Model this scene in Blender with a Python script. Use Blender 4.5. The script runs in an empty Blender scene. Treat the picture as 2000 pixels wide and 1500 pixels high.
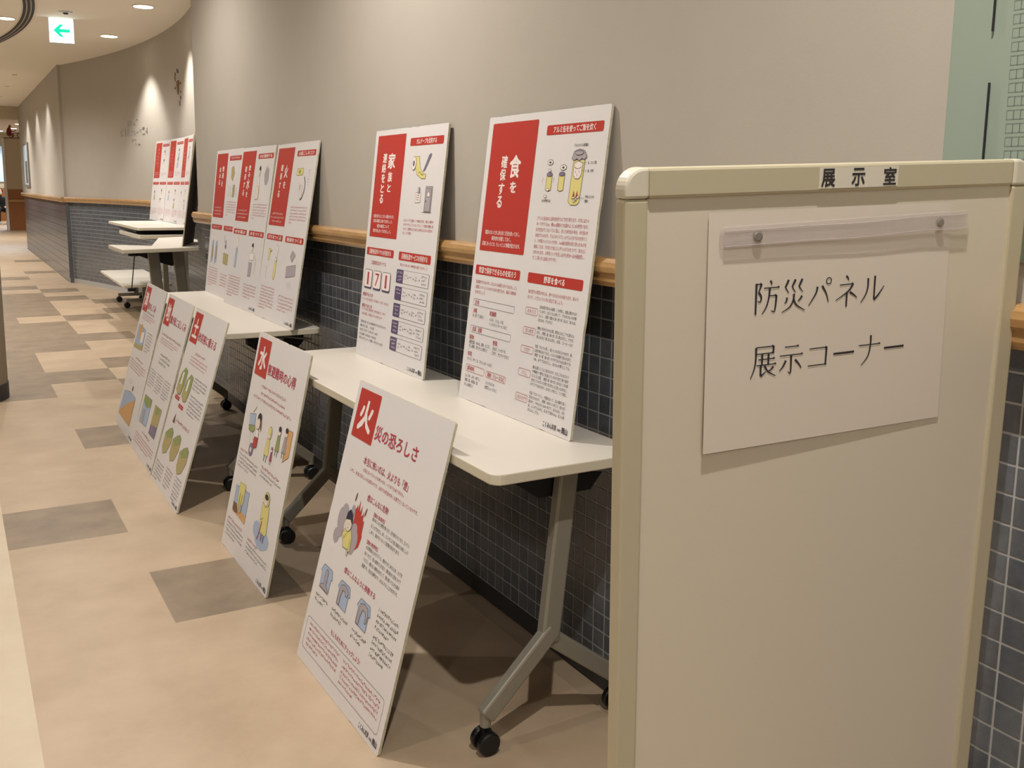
import bpy, math, random
from mathutils import Vector, Matrix
random.seed(11)
SC = bpy.context.scene
COL = SC.collection

# ------------------------------------------------------------------ camera
FPX, CXP, CYP, CAMH = 1879.25, 997.94, 660.45, 1.3502
FW = Vector((0.497017, 0.854369, -0.151748))
RT = Vector((0.865217, -0.501263, 0.011627))
DN = Vector((-0.066132, -0.137074, -0.988351))
cam = bpy.data.cameras.new('camera')
cam.sensor_width = 36.0
cam.lens = FPX / 2000 * 36.0
cam.shift_x = (1000 - CXP) / 2000
cam.shift_y = -(750 - CYP) / 2000
cam.clip_start, cam.clip_end = 0.05, 120
camo = bpy.data.objects.new('camera', cam)
camo.matrix_world = Matrix.Translation((0, 0, CAMH)) @ Matrix((
    (RT.x, -DN.x, -FW.x, 0), (RT.y, -DN.y, -FW.y, 0), (RT.z, -DN.z, -FW.z, 0), (0, 0, 0, 1)))
COL.objects.link(camo)
SC.camera = camo

# ------------------------------------------------------------------ world, exposure
w = bpy.data.worlds.new('world')
SC.world = w
w.use_nodes = True
bg = w.node_tree.nodes['Background']
bg.inputs[0].default_value = (0.86, 0.95, 1.0, 1)
bg.inputs[1].default_value = 0.17
SC.view_settings.view_transform = 'Standard'
SC.view_settings.look = 'None'
SC.view_settings.gamma = 1
SC.view_settings.use_curve_mapping = False
SC.view_settings.exposure = -0.14
SC.cycles.use_denoising = True
SC.cycles.max_bounces = 8
SC.cycles.diffuse_bounces = 4

WARM = (1.0, 0.962, 0.915)
CEIL = 2.96
# corridor lamps: x, y, power (W), cone (rad), blend
LAMPS = [
    (0.59, 0.52, 165, 2.75, 1.0, 'above the near white table'),
    (0.60, 3.12, 155, 2.75, 1.0, 'above the middle of the display'),
    (0.60, 5.72, 110, 2.75, 1.0, 'above the far end of the second table'),
    (0.60, 8.33, 110, 2.75, 1.0, 'before the curved wall recess'),
    (0.612, 10.94, 120, 2.75, 1.0, 'inside the ring slot at the left picture edge'),
    (-0.25, 13.6, 260, 2.75, 1.0, 'added unseen as fill, left of the lit direction sign'),  # this and the next two: unseen, added to brighten the far corridor
    (-0.25, 17.2, 380, 2.75, 1.0, 'added unseen as fill, left over the middle of the far corridor'),
    (-0.25, 20.8, 380, 2.75, 1.0, 'added unseen as fill, left over the end of the far corridor'),
    (0.60, -2.08, 150, 2.75, 1.0, 'behind the photographer, in line with the near lamps'),
    (2.35, -0.65, 60, 2.75, 1.0, 'behind the photographer, right of the notice'),
    (-1.5, -0.8, 70, 2.75, 1.0, 'added as side fill over the cream floor strip, beside the photographer'),  # start of an unseen left row, added as side fill for the boards
    (-1.5, 1.8, 75, 2.75, 1.0, 'added as side fill over the cream floor strip, near'),
    (-1.5, 9.6, 240, 2.75, 1.0, 'added in the open hall to brighten the curved wall'),  # unseen lamp added to lift the upper curved wall
    (-1.5, 4.4, 80, 2.75, 1.0, 'added as side fill over the cream floor strip, further on'),  # also part of the added side-fill row
]
# wall washers close to the curved wall and the far corridor wall
WASH = [
    (1.648, 9.517, 110, 'largest of the lit discs before the curved wall'),
    (1.635, 11.572, 110, 'second lit disc before the curved wall'),
    (0.98, 16.4, 55, 'along the far corridor wall, first'),
    (0.98, 18.4, 55, 'along the far corridor wall, second'),
    (0.98, 20.6, 55, 'along the far corridor wall, third'),
    (1.50, 7.45, 70, 'just past the end of the near wall'),
]

# ------------------------------------------------------------------ helpers
def lin(c):
    return tuple((x / 255 / 12.92) if x / 255 <= 0.04045 else ((x / 255 + 0.055) / 1.055) ** 2.4 for x in c)

MATS = {}
def mat(name, rgb, rough=0.5, metal=0.0, noise=0.0, nscale=12.0, bump=0.0, bscale=80.0, emit=0.0, spec=0.5, alpha=1.0, trans=0.0, stretch=None, rgb2=None, coat=0.0):
    m = bpy.data.materials.new(name)
    m.use_nodes = True
    nt = m.node_tree
    b = nt.nodes['Principled BSDF']
    col = lin(rgb)
    b.inputs['Base Color'].default_value = (*col, 1)
    b.inputs['Roughness'].default_value = rough
    b.inputs['Metallic'].default_value = metal
    b.inputs['Specular IOR Level'].default_value = spec
    if coat:
        b.inputs['Coat Weight'].default_value = coat
    if trans:
        b.inputs['Transmission Weight'].default_value = trans
    if alpha < 1:
        b.inputs['Alpha'].default_value = alpha
    if emit:
        b.inputs['Emission Color'].default_value = (*col, 1)
        b.inputs['Emission Strength'].default_value = emit
    if noise or bump:
        geo = nt.nodes.new('ShaderNodeNewGeometry')
        src = geo.outputs['Position']
        if stretch:
            mp = nt.nodes.new('ShaderNodeMapping')
            mp.inputs['Scale'].default_value = stretch
            nt.links.new(src, mp.inputs['Vector'])
            src = mp.outputs['Vector']
    if noise:
        n = nt.nodes.new('ShaderNodeTexNoise')
        n.inputs['Scale'].default_value = nscale
        n.inputs['Detail'].default_value = 6
        n.inputs['Roughness'].default_value = 0.62
        nt.links.new(src, n.inputs['Vector'])
        r = nt.nodes.new('ShaderNodeValToRGB')
        lo = lin(rgb2) if rgb2 else tuple(x * (1 - noise) for x in col)
        hi = col if rgb2 else tuple(min(1, x * (1 + noise)) for x in col)
        r.color_ramp.elements[0].position = 0.33
        r.color_ramp.elements[0].color = (*lo, 1)
        r.color_ramp.elements[1].position = 0.67
        r.color_ramp.elements[1].color = (*hi, 1)
        nt.links.new(n.outputs['Fac'], r.inputs['Fac'])
        nt.links.new(r.outputs['Color'], b.inputs['Base Color'])
    if bump:
        n2 = nt.nodes.new('ShaderNodeTexNoise')
        n2.inputs['Scale'].default_value = bscale
        n2.inputs['Detail'].default_value = 4
        nt.links.new(src, n2.inputs['Vector'])
        bp = nt.nodes.new('ShaderNodeBump')
        bp.inputs['Strength'].default_value = bump
        bp.inputs['Distance'].default_value = 0.002
        nt.links.new(n2.outputs['Fac'], bp.inputs['Height'])
        nt.links.new(bp.outputs['Normal'], b.inputs['Normal'])
    MATS[name] = m
    return m

# setting
mat('plaster', (180, 172, 160), 0.85, noise=0.02, nscale=3, bump=0.10, bscale=160)
mat('ceiling_white', (230, 222, 208), 0.9, bump=0.15, bscale=120)
mat('floor_beige', (190, 168, 141), 0.42, noise=0.09, nscale=3.2, rgb2=(173, 150, 123), bump=0.08, bscale=60)
mat('floor_taupe', (148, 129, 106), 0.42, noise=0.1, nscale=5, rgb2=(123, 107, 88), bump=0.08, bscale=60)
mat('floor_cream', (208, 193, 168), 0.42, noise=0.05, nscale=3.5, rgb2=(198, 181, 154), bump=0.06, bscale=60)
mat('floor_base', (165, 145, 120), 0.6)
mat('tile_slate', (95, 98, 103), 0.24, noise=0.14, nscale=26, bump=0.1, bscale=220)
mat('tile_slate_b', (87, 90, 95), 0.22, noise=0.16, nscale=30, bump=0.1, bscale=220)
mat('grout', (178, 176, 172), 0.9)
mat('dark_base', (52, 50, 50), 0.5)
mat('rail_wood', (190, 150, 98), 0.38, noise=0.18, nscale=9, stretch=(8, 0.7, 8), rgb2=(164, 122, 74), coat=0.2)
mat('panel_wood', (150, 96, 48), 0.45, noise=0.12, nscale=6, stretch=(6, 6, 0.6))
mat('pillar_grey', (178, 174, 160), 0.7, noise=0.03, nscale=4)
mat('green_glass', (150, 163, 148), 0.12, spec=0.5)
mat('glass_mark', (96, 104, 98), 0.5)
mat('ink_dark', (34, 32, 38), 0.5)
mat('slot_dark', (26, 22, 18), 0.7)
mat('slot_metal', (150, 140, 130), 0.45, metal=0.4)
mat('lamp_white', (255, 246, 228), 0.5, emit=9.0)
mat('lamp_trim', (215, 205, 188), 0.5)
mat('sign_lit', (236, 252, 255), 0.4, emit=2.6)
mat('sign_green', (10, 216, 170), 0.4, emit=1.1)
mat('sign_case', (200, 205, 205), 0.5)
mat('letter_pale', (170, 168, 162), 0.7)
mat('letter_grey', (128, 126, 122), 0.7)
mat('far_blue', (176, 196, 206), 0.6)
mat('far_plaster', (190, 178, 155), 0.85)
mat('window_day', (172, 196, 212), 0.5, emit=0.75)
# furniture
mat('table_white', (212, 205, 193), 0.42, bump=0.03, bscale=300)
mat('table_edge', (214, 205, 184), 0.45)
mat('leg_silver', (150, 145, 132), 0.42, metal=0.25, bump=0.04, bscale=300)
mat('black_plastic', (24, 23, 24), 0.42)
mat('wheel_black', (20, 20, 21), 0.35)
mat('steel_rod', (170, 165, 158), 0.3, metal=0.8)
# boards
mat('board_white', (226, 221, 219), 0.38, noise=0.012, nscale=6)
mat('board_edge', (196, 190, 166), 0.8, noise=0.14, nscale=60)
mat('board_back', (104, 98, 92), 0.9)
mat('red', (186, 52, 42), 0.42)
mat('red_dark', (172, 48, 52), 0.5)
mat('text_red', (176, 58, 74), 0.6)
mat('text_pink', (196, 110, 116), 0.6)
mat('text_black', (46, 42, 46), 0.6)
mat('text_grey', (92, 86, 90), 0.6)
mat('print_white', (240, 228, 222), 0.5)
mat('yellow', (222, 210, 132), 0.55)
mat('grey_smoke', (172, 162, 166), 0.55)
mat('navy', (36, 34, 62), 0.55)
mat('pale_blue', (168, 184, 208), 0.55)
mat('violet_grey', (128, 116, 142), 0.55)
mat('violet', (88, 74, 108), 0.55)
mat('green', (146, 156, 96), 0.55)
mat('olive', (178, 164, 112), 0.55)
mat('orange', (212, 164, 106), 0.55)
mat('skin_print', (232, 216, 200), 0.55)
mat('brown', (120, 84, 60), 0.55)
mat('magenta', (160, 62, 100), 0.55)
mat('outline', (70, 64, 76), 0.6)
# notice board
mat('frame_cream', (194, 183, 155), 0.42)
mat('cap_white', (214, 206, 186), 0.35)
mat('whiteboard', (219, 208, 188), 0.3)
mat('paper', (222, 210, 195), 0.8)
mat('label_paper', (222, 214, 196), 0.6)
mat('clear_plastic', (226, 214, 208), 0.10, alpha=0.22, coat=0.3)
mat('clear_rim', (196, 184, 180), 0.15, alpha=0.5)
mat('magnet', (150, 142, 132), 0.35, metal=0.3)
mat('skin', (214, 172, 142), 0.6)
mat('cloth_black', (22, 21, 26), 0.8)
mat('mask_white', (232, 232, 236), 0.7)
mat('shoe_pale', (190, 192, 204), 0.6)
mat('ornament_red', (128, 40, 36), 0.5)

class MB:
    def __init__(self):
        self.v, self.f, self.m, self.names = [], [], [], []
    def mi(self, m):
        if m not in self.names:
            self.names.append(m)
        return self.names.index(m)
    def poly(self, pts, m):
        n = len(self.v)
        self.v.extend([tuple(p) for p in pts])
        self.f.append(tuple(range(n, n + len(pts))))
        self.m.append(self.mi(m))
    def box(self, x0, y0, z0, x1, y1, z1, m):
        n = len(self.v)
        self.v += [(x0, y0, z0), (x1, y0, z0), (x1, y1, z0), (x0, y1, z0), (x0, y0, z1), (x1, y0, z1), (x1, y1, z1), (x0, y1, z1)]
        for q in ((0, 3, 2, 1), (4, 5, 6, 7), (0, 1, 5, 4), (1, 2, 6, 5), (2, 3, 7, 6), (3, 0, 4, 7)):
            self.f.append(tuple(n + i for i in q))
            self.m.append(self.mi(m))
    def prism(self, pts, a, b, top, side=None, bot=None):
        """pts: 2D outline (counter-clockwise); a, b: maps (x,y)->3D for bottom and top."""
        n = len(self.v)
        k = len(pts)
        self.v += [tuple(a(*p)) for p in pts] + [tuple(b(*p)) for p in pts]
        self.f.append(tuple(n + k + i for i in range(k)))
        self.m.append(self.mi(top))
        self.f.append(tuple(n + i for i in reversed(range(k))))
        self.m.append(self.mi(bot or side or top))
        for i in range(k):
            j = (i + 1) % k
            self.f.append((n + i, n + j, n + k + j, n + k + i))
            self.m.append(self.mi(side or top))
    def tube(self, pts, r, m, seg=8, caps=True):
        pts = [Vector(p) for p in pts]
        rr = r if isinstance(r, (list, tuple)) else [r] * len(pts)
        n = len(self.v)
        for i, p in enumerate(pts):
            d = (pts[min(i + 1, len(pts) - 1)] - pts[max(i - 1, 0)]).normalized()
            a = d.cross(Vector((0, 0, 1)) if abs(d.z) < 0.9 else Vector((1, 0, 0))).normalized()
            c = d.cross(a)
            for s in range(seg):
                t = 2 * math.pi * s / seg
                self.v.append(tuple(p + (a * math.cos(t) + c * math.sin(t)) * rr[i]))
        k = self.mi(m)
        for i in range(len(pts) - 1):
            for s in range(seg):
                t = (s + 1) % seg
                self.f.append((n + i * seg + s, n + i * seg + t, n + (i + 1) * seg + t, n + (i + 1) * seg + s))
                self.m.append(k)
        if caps:
            self.f.append(tuple(n + s for s in reversed(range(seg))))
            self.f.append(tuple(n + (len(pts) - 1) * seg + s for s in range(seg)))
            self.m += [k, k]
    def bar(self, p0, p1, wid, thk, m, side=Vector((0, 1, 0))):
        """rectangular bar from p0 to p1; thk measured along side, wid across."""
        p0, p1 = Vector(p0), Vector(p1)
        d = (p1 - p0).normalized()
        c = d.cross(side).normalized()
        n = len(self.v)
        for p in (p0, p1):
            for sa, sb in ((-1, -1), (1, -1), (1, 1), (-1, 1)):
                self.v.append(tuple(p + c * (sa * wid / 2) + side * (sb * thk / 2)))
        k = self.mi(m)
        for q in ((3, 2, 1, 0), (4, 5, 6, 7), (0, 1, 5, 4), (1, 2, 6, 5), (2, 3, 7, 6), (3, 0, 4, 7)):
            self.f.append(tuple(n + i for i in q))
            self.m.append(k)
    def lathe(self, prof, c, axis, m, seg=20):
        """prof: list of (radius, offset along axis)."""
        c, ax = Vector(c), Vector(axis).normalized()
        a = ax.cross(Vector((0, 0, 1)) if abs(ax.z) < 0.9 else Vector((1, 0, 0))).normalized()
        b = ax.cross(a)
        n = len(self.v)
        for r, o in prof:
            for s in range(seg):
                t = 2 * math.pi * s / seg
                self.v.append(tuple(c + ax * o + (a * math.cos(t) + b * math.sin(t)) * r))
        k = self.mi(m)
        for i in range(len(prof) - 1):
            for s in range(seg):
                t = (s + 1) % seg
                self.f.append((n + i * seg + s, n + i * seg + t, n + (i + 1) * seg + t, n + (i + 1) * seg + s))
                self.m.append(k)
        self.f.append(tuple(n + s for s in reversed(range(seg))))
        self.f.append(tuple(n + (len(prof) - 1) * seg + s for s in range(seg)))
        self.m += [k, k]
    def mesh(self, name, smooth=False):
        me = bpy.data.meshes.new(name)
        me.from_pydata(self.v, [], self.f)
        for m in self.names:
            me.materials.append(MATS[m])
        me.polygons.foreach_set('material_index', self.m)
        if smooth:
            me.polygons.foreach_set('use_smooth', [True] * len(me.polygons))
        me.update()
        return me
    def build(self, name, parent=None, smooth=False, bevel=0, recalc=False):
        me = self.mesh(name, smooth)
        if recalc:
            import bmesh
            bm = bmesh.new(); bm.from_mesh(me)
            bmesh.ops.recalc_face_normals(bm, faces=bm.faces)
            bm.to_mesh(me); bm.free()
        o = bpy.data.objects.new(name, me)
        COL.objects.link(o)
        if parent is not None:
            o.parent = parent
        if bevel:
            b = o.modifiers.new('bevel', 'BEVEL')
            b.width, b.segments, b.limit_method = bevel, 2, 'ANGLE'
            b.angle_limit = math.radians(40)
        return o

def empty(name, loc=(0, 0, 0), rz=0.0, matrix=None):
    o = bpy.data.objects.new(name, None)
    COL.objects.link(o)
    o.empty_display_size = 0.1
    if matrix is not None:
        o.matrix_world = matrix
    else:
        o.location = loc
        o.rotation_euler = (0, 0, rz)
    return o

def tag(o, label, cat, group=None, kind=None):
    o['label'] = label
    o['category'] = cat
    if group:
        o['group'] = group
    if kind:
        o['kind'] = kind
    return o

def struct(o, label=None):
    o['kind'] = 'structure'
    if label:
        o['label'] = label
    return o

def rrect(x0, y0, x1, y1, r, n=5):
    pts = []
    for cx, cy, a0 in ((x1 - r, y0 + r, -90), (x1 - r, y1 - r, 0), (x0 + r, y1 - r, 90), (x0 + r, y0 + r, 180)):
        for i in range(n + 1):
            t = math.radians(a0 + 90 * i / n)
            pts.append((cx + r * math.cos(t), cy + r * math.sin(t)))
    return pts

def to_px(x, y, z):
    q = Vector((x, y, z - CAMH))
    dep = q.dot(FW)
    return CXP + FPX * q.dot(RT) / dep, CYP + FPX * q.dot(DN) / dep, dep

_GL = {}
def glyphs(s):
    key = s
    if key not in _GL:
        c = bpy.data.curves.new('t', 'FONT')
        c.body, c.size, c.resolution_u = s, 1, 2
        o = bpy.data.objects.new('t', c)
        me = bpy.data.meshes.new_from_object(o)
        _GL[key] = ([(v.co.x, v.co.y) for v in me.vertices], [tuple(p.vertices) for p in me.polygons])
        bpy.data.meshes.remove(me)
        bpy.data.objects.remove(o)
        bpy.data.curves.remove(c)
    return _GL[key]

def put_text(mb, s, x0, y0, x1, y1, z, m, bold=0.0, fit='box', place=None):
    """flat lettering in the box (x0,y0)-(x1,y1), y up, in the local z plane (or through place(x,y))."""
    vs, fs = glyphs(s)
    if not vs:
        return
    ax, bx = min(v[0] for v in vs), max(v[0] for v in vs)
    ay, by = (-0.085, 0.85) if fit == 'line' else (min(v[1] for v in vs), max(v[1] for v in vs))
    sx = (x1 - x0) / max(bx - ax, 1e-6)
    sy = (y1 - y0) / max(by - ay, 1e-6)
    k = mb.mi(m)
    e = bold * 0.75
    shifts = [(0, 0)] if e < 0.008 else [(e, e), (-e, e), (e, -e), (-e, -e)]
    for q, (ex, ey) in enumerate(shifts):
        n = len(mb.v)
        for vx, vy in vs:
            X, Y = x0 + (vx + ex - ax) * sx, y0 + (vy + ey - ay) * sy
            mb.v.append(place(X, Y) if place else (X, Y, z + q * 0.00001))
        for f in fs:
            mb.f.append(tuple(n + i for i in f))
            mb.m.append(k)

# ------------------------------------------------------------------ floor
WALLX, TILEX = 1.432, 1.4675          # plaster face, tile face of the near wall
def rowy(k): return 2.977 + 0.4585 * k + 0.0008 * k * k
COLX = [-0.745, -0.318, 0.109, 0.530, 0.957, 1.402, 1.845, 2.29]
fl = MB()
fl.box(-6, -4.5, -0.05, 9, 48, -0.004, 'floor_base')
floor = struct(fl.build('floor'))
DARK = {(2, 0), (1, 2), (2, 5), (2, 9), (2, 23), (2, 26), (3, 8), (3, 10), (3, 13), (3, 16), (3, 20), (3, 22), (3, 28), (3, 33), (4, 19), (4, 17)}
DARK |= {(1, k) for k in range(8, 22)} | {(2, k) for k in (12, 13, 14, 15, 17, 18, 19, 20, 21)}
tile_mesh = {}
def floor_tile(ci, k):
    x0, x1 = COLX[ci + 1], COLX[ci + 2]
    y0, y1 = rowy(k), rowy(k + 1)
    if ci <= 0:
        m = 'floor_cream'
    else:
        m = 'floor_taupe' if (ci, k) in DARK else 'floor_beige'
    key = (round(x1 - x0, 3), round(y1 - y0, 3), m)
    if key not in tile_mesh:
        mb = MB()
        g = 0.00003
        a, b = x1 - x0 - 2 * g, y1 - y0 - 2 * g
        mb.prism([(g, g), (a + g, g), (a + g, b + g), (g, b + g)], lambda x, y: (x, y, -0.004), lambda x, y: (x, y, 0.0), m)
        tile_mesh[key] = mb.mesh('floor_tile')
    o = bpy.data.objects.new('floor_tile', tile_mesh[key])
    COL.objects.link(o)
    o.location = (x0, y0, 0)
    o.parent = floor
for k in range(-6, 41):
    for ci in range(-1, 5):
        if ci == -1 and k > 8:
            continue
        if ci == 4 and not 7 <= k <= 24:
            continue
        floor_tile(ci, k)
# floor beyond the rows that can be picked apart
def slab(name, x0, y0, x1, y1, m):
    mb = MB()
    mb.box(x0, y0, -0.004, x1, y1, -0.0004, m)
    return struct(mb.build(name), None)
far_floor = MB()
far_floor.box(-6, rowy(41), -0.004, 9, 48, -0.0003, 'floor_beige')
far_floor.box(-6, -4.5, -0.004, COLX[0], rowy(41), -0.0003, 'floor_cream')
far_floor.box(COLX[0], rowy(9), -0.004, COLX[1], rowy(41), -0.0003, 'floor_cream')
far_floor.box(COLX[6], rowy(7), -0.004, 9, rowy(41), -0.0003, 'floor_beige')
far_floor.box(COLX[0], -4.5, -0.004, TILEX, rowy(-6), -0.0003, 'floor_beige')
ff = far_floor.build('floor_sheet', floor)
ff['kind'] = 'stuff'

# ------------------------------------------------------------------ near wall: plaster above, tiles below
RAILZ0, RAILZ1 = 1.118, 1.187
WY0, WY1 = 0.25, 6.60
mb = MB()
mb.box(WALLX, WY0, RAILZ0 + 0.01, WALLX + 0.35, WY1, CEIL, 'plaster')
mb.box(TILEX + 0.0014, WY0, 0.0, WALLX + 0.35, WY1, RAILZ0 + 0.01, 'grout')
wall_r = struct(mb.build('wall_right'))
PITCH = 0.0505
TW = PITCH - 0.0042
NROW = int((RAILZ0 - 0.062) / PITCH) + 1
def tile_geo(mb, P, U, V, N, m):
    """one tile: raised face with a bevelled rim; P lower corner on the wall plane."""
    e, h = 0.0010, 0.0014
    a = [P, P + U * TW, P + U * TW + V * TW, P + V * TW]
    b = [P + U * e + V * e, P + U * (TW - e) + V * e, P + U * (TW - e) + V * (TW - e), P + U * e + V * (TW - e)]
    a2 = [q + N * (h - 0.0006) for q in a]
    b2 = [q + N * h for q in b]
    mb.poly(b2, m)
    for i in range(4):
        j = (i + 1) % 4
        mb.poly([a[i], a[j], a2[j], a2[i]], m)
        mb.poly([a2[i], a2[j], b2[j], b2[i]], m)
cells = []
ncol = int((WY1 - WY0) / PITCH)
for r in range(NROW):
    z = 0.062 + r * PITCH
    if z + TW > RAILZ0 + 0.012:
        continue
    for c in range(ncol):
        y = WY1 - (c + 1) * PITCH
        px, py, dep = to_px(TILEX, y + TW / 2, z + TW / 2)
        vis = False
        if dep > 0.3 and -20 < px < 2030 and -20 < py < 1530:
            hidden = 1190 < px < 1890 and py > 325
            vis = not hidden
        cells.append((dep if vis else 99, r, c, y, z))
cells.sort(key=lambda t: t[0])
U, V, N = Vector((0, -1, 0)), Vector((0, 0, 1)), Vector((-1, 0, 0))
one = {}
for m in ('tile_slate', 'tile_slate_b'):
    t = MB()
    tile_geo(t, Vector((0, 0, 0)), U, V, N, m)
    one[m] = t.mesh('wall_tile')
rest = MB()
for i, (dep, r, c, y, z) in enumerate(cells):
    m = 'tile_slate' if random.random() < 0.6 else 'tile_slate_b'
    P = Vector((TILEX + 0.0014, y + TW, z))
    if i < 300 and dep < 50:
        o = bpy.data.objects.new('wall_tile', one[m])
        COL.objects.link(o)
        o.location = P
        o.parent = wall_r
    else:
        tile_geo(rest, P, U, V, N, m)
rt = rest.build('wall_tiling', wall_r)
rt['kind'] = 'stuff'
def rail_profile():
    # (offset towards the room, height)
    return [(0.0, RAILZ0), (0.030, RAILZ0), (0.036, RAILZ0 + 0.012), (0.037, RAILZ0 + 0.03), (0.044, RAILZ0 + 0.036), (0.046, RAILZ0 + 0.048), (0.043, RAILZ0 + 0.06), (0.034, RAILZ1), (0.0, RAILZ1)]
def sweep(path, prof, m, closed=True):
    """path: list of (point2d, normal2d towards the room)."""
    mb = MB()
    k = len(prof)
    for (x, y), (nx, ny) in path:
        for o, z in prof:
            mb.v.append((x + nx * o, y + ny * o, z))
    kk = mb.mi(m)
    for i in range(len(path) - 1):
        for j in range(k - 1 if not closed else k):
            j2 = (j + 1) % k
            mb.f.append((i * k + j, i * k + j2, (i + 1) * k + j2, (i + 1) * k + j))
            mb.m.append(kk)
    mb.f.append(tuple(reversed(range(k)))); mb.m.append(kk)
    mb.f.append(tuple((len(path) - 1) * k + j for j in range(k))); mb.m.append(kk)
    return mb
straight = [((WALLX, WY0), (-1, 0)), ((WALLX, WY1), (-1, 0))]
struct(sweep(straight, rail_profile(), 'rail_wood').build('trim_1', recalc=True))
bp = [(-0.004, 0.0), (0.006, 0.0), (0.006, 0.058), (-0.004, 0.060)]
struct(sweep([((TILEX + 0.006, WY0), (-1, 0)), ((TILEX + 0.006, WY1), (-1, 0))], bp, 'dark_base').build('baseboard_right', recalc=True))

# ------------------------------------------------------------------ curved recess and far corridor wall
AY0, AY1 = WY1 + 0.0, 14.735
def arcx(y): return 2.085 - (y - 10.62) ** 2 / 25.7
NA = 48
arc = []
for i in range(NA + 1):
    y = AY0 + (AY1 - AY0) * i / NA
    s = -2 * (y - 10.62) / 25.7
    n = Vector((-1, s)).normalized()
    arc.append(((arcx(y), y), (n.x, n.y)))
def strip(path, off, z0, z1, m, mb, back=0.25):
    n = len(mb.v)
    for (x, y), (nx, ny) in path:
        for o in (off, -back):
            mb.v.append((x + nx * o, y + ny * o, z0))
            mb.v.append((x + nx * o, y + ny * o, z1))
    k = mb.mi(m)
    for i in range(len(path) - 1):
        a, b = n + 4 * i, n + 4 * i + 4
        for q in ((a, a + 1, b + 1, b), (a + 2, b + 2, b + 3, a + 3), (a + 1, a + 3, b + 3, b + 1), (a, b, b + 2, a + 2)):
            mb.f.append(q); mb.m.append(k)
    e = n + 4 * (len(path) - 1)
    for q in ((n, n + 2, n + 3, n + 1), (e, e + 1, e + 3, e + 2)):
        mb.f.append(q); mb.m.append(k)
mb = MB()
strip(arc, 0.0, RAILZ0, CEIL, 'plaster', mb)
strip(arc, -0.03, 0.0, RAILZ0, 'grout', mb)
wall_c = struct(mb.build('wall_back', recalc=True))
struct(sweep(arc, rail_profile(), 'rail_wood').build('trim_2', recalc=True))
arct = MB()
L = 0.0
acc = [0.0]
for i in range(NA):
    acc.append(acc[-1] + (Vector(arc[i + 1][0]) - Vector(arc[i][0])).length)
def on_arc(s):
    for i in range(NA):
        if s <= acc[i + 1]:
            t = (s - acc[i]) / (acc[i + 1] - acc[i])
            a, b = Vector(arc[i][0]), Vector(arc[i + 1][0])
            n = Vector(arc[i][1]).lerp(Vector(arc[i + 1][1]), t).normalized()
            return a.lerp(b, t), n
    return Vector(arc[-1][0]), Vector(arc[-1][1])
nc = int(acc[-1] / PITCH)
for c in range(nc):
    p, n = on_arc(c * PITCH + 0.002)
    p2, _ = on_arc(c * PITCH + 0.002 + TW)
    u = (p2 - p).normalized()
    for r in range(NROW):
        z = 0.062 + r * PITCH
        if z + TW > RAILZ0 + 0.012:
            continue
        base = Vector((p2.x - n.x * 0.030, p2.y - n.y * 0.030, z))
        tile_geo(arct, base, Vector((-u.x, -u.y, 0)), V, Vector((n.x, n.y, 0)), 'tile_slate' if random.random() < .6 else 'tile_slate_b')
at = arct.build('wall_tiling', wall_c)
at['kind'] = 'stuff'
FARX, FY1 = 1.395, 23.1
mb = MB()
mb.box(FARX, AY1 - 0.02, RAILZ0, FARX + 0.3, FY1, CEIL, 'plaster')
mb.box(FARX + 0.02, AY1 - 0.02, 0, FARX + 0.3, FY1, RAILZ0, 'tile_slate')
wall_f = struct(mb.build('wall_far_corridor'))
ftile = MB()
PF = 0.0505 * 2
for c in range(int((FY1 - AY1) / PF)):
    for r in range(10):
        y0, z0 = AY1 + c * PF, 0.062 + r * PF
        ftile.box(FARX + 0.014, y0 + 0.002, z0 + 0.002, FARX + 0.021, y0 + PF - 0.002, z0 + PF - 0.002, 'tile_slate')
o = ftile.build('wall_tiling', wall_f)
o['kind'] = 'stuff'
struct(sweep([((FARX, AY1 - 0.02), (-1, 0)), ((FARX, FY1), (-1, 0))], rail_profile(), 'rail_wood').build('trim_3', recalc=True))
# end faces and the room beyond
mb = MB()
mb.box(FARX + 0.3, FY1 - 0.3, 0, 9, FY1, CEIL, 'far_plaster')
struct(mb.build('wall_end_right'))
mb = MB()
mb.box(-6, 41.0, 1.22, 9, 41.2, 3.35, 'far_plaster')
mb.box(-6, 40.98, 0, 9, 41.2, 1.22, 'panel_wood')
struct(mb.build('wall_end'))
win = MB(); win.box(-1.5, 40.95, 1.45, 2.6, 40.99, 2.75, 'window_day')
wo = struct(win.build('window_1'), 'pale blue daylit window at the far end')
for wx in (-1.5, 0.5, 1.55, 2.6):
    fm = MB(); fm.box(wx - 0.03, 40.90, 1.42, wx + 0.03, 40.96, 2.78, 'mask_white'); fm.build('window_frame', wo)
mb = MB()
mb.box(-6, 23.0, 2.70, 9, 23.25, 3.4, 'far_plaster')
struct(mb.build('trim_4'), 'grey bulkhead across the end of the corridor')
mb = MB()
mb.box(-6, 23.25, 3.25, 9, 41.2, 3.4, 'ceiling_white')
struct(mb.build('ceiling_far'))

# ------------------------------------------------------------------ ceiling
mb = MB()
mb.box(-6, -4.5, CEIL, 9, 23.25, CEIL + 0.12, 'ceiling_white')
ceiling = struct(mb.build('ceiling'))
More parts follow.
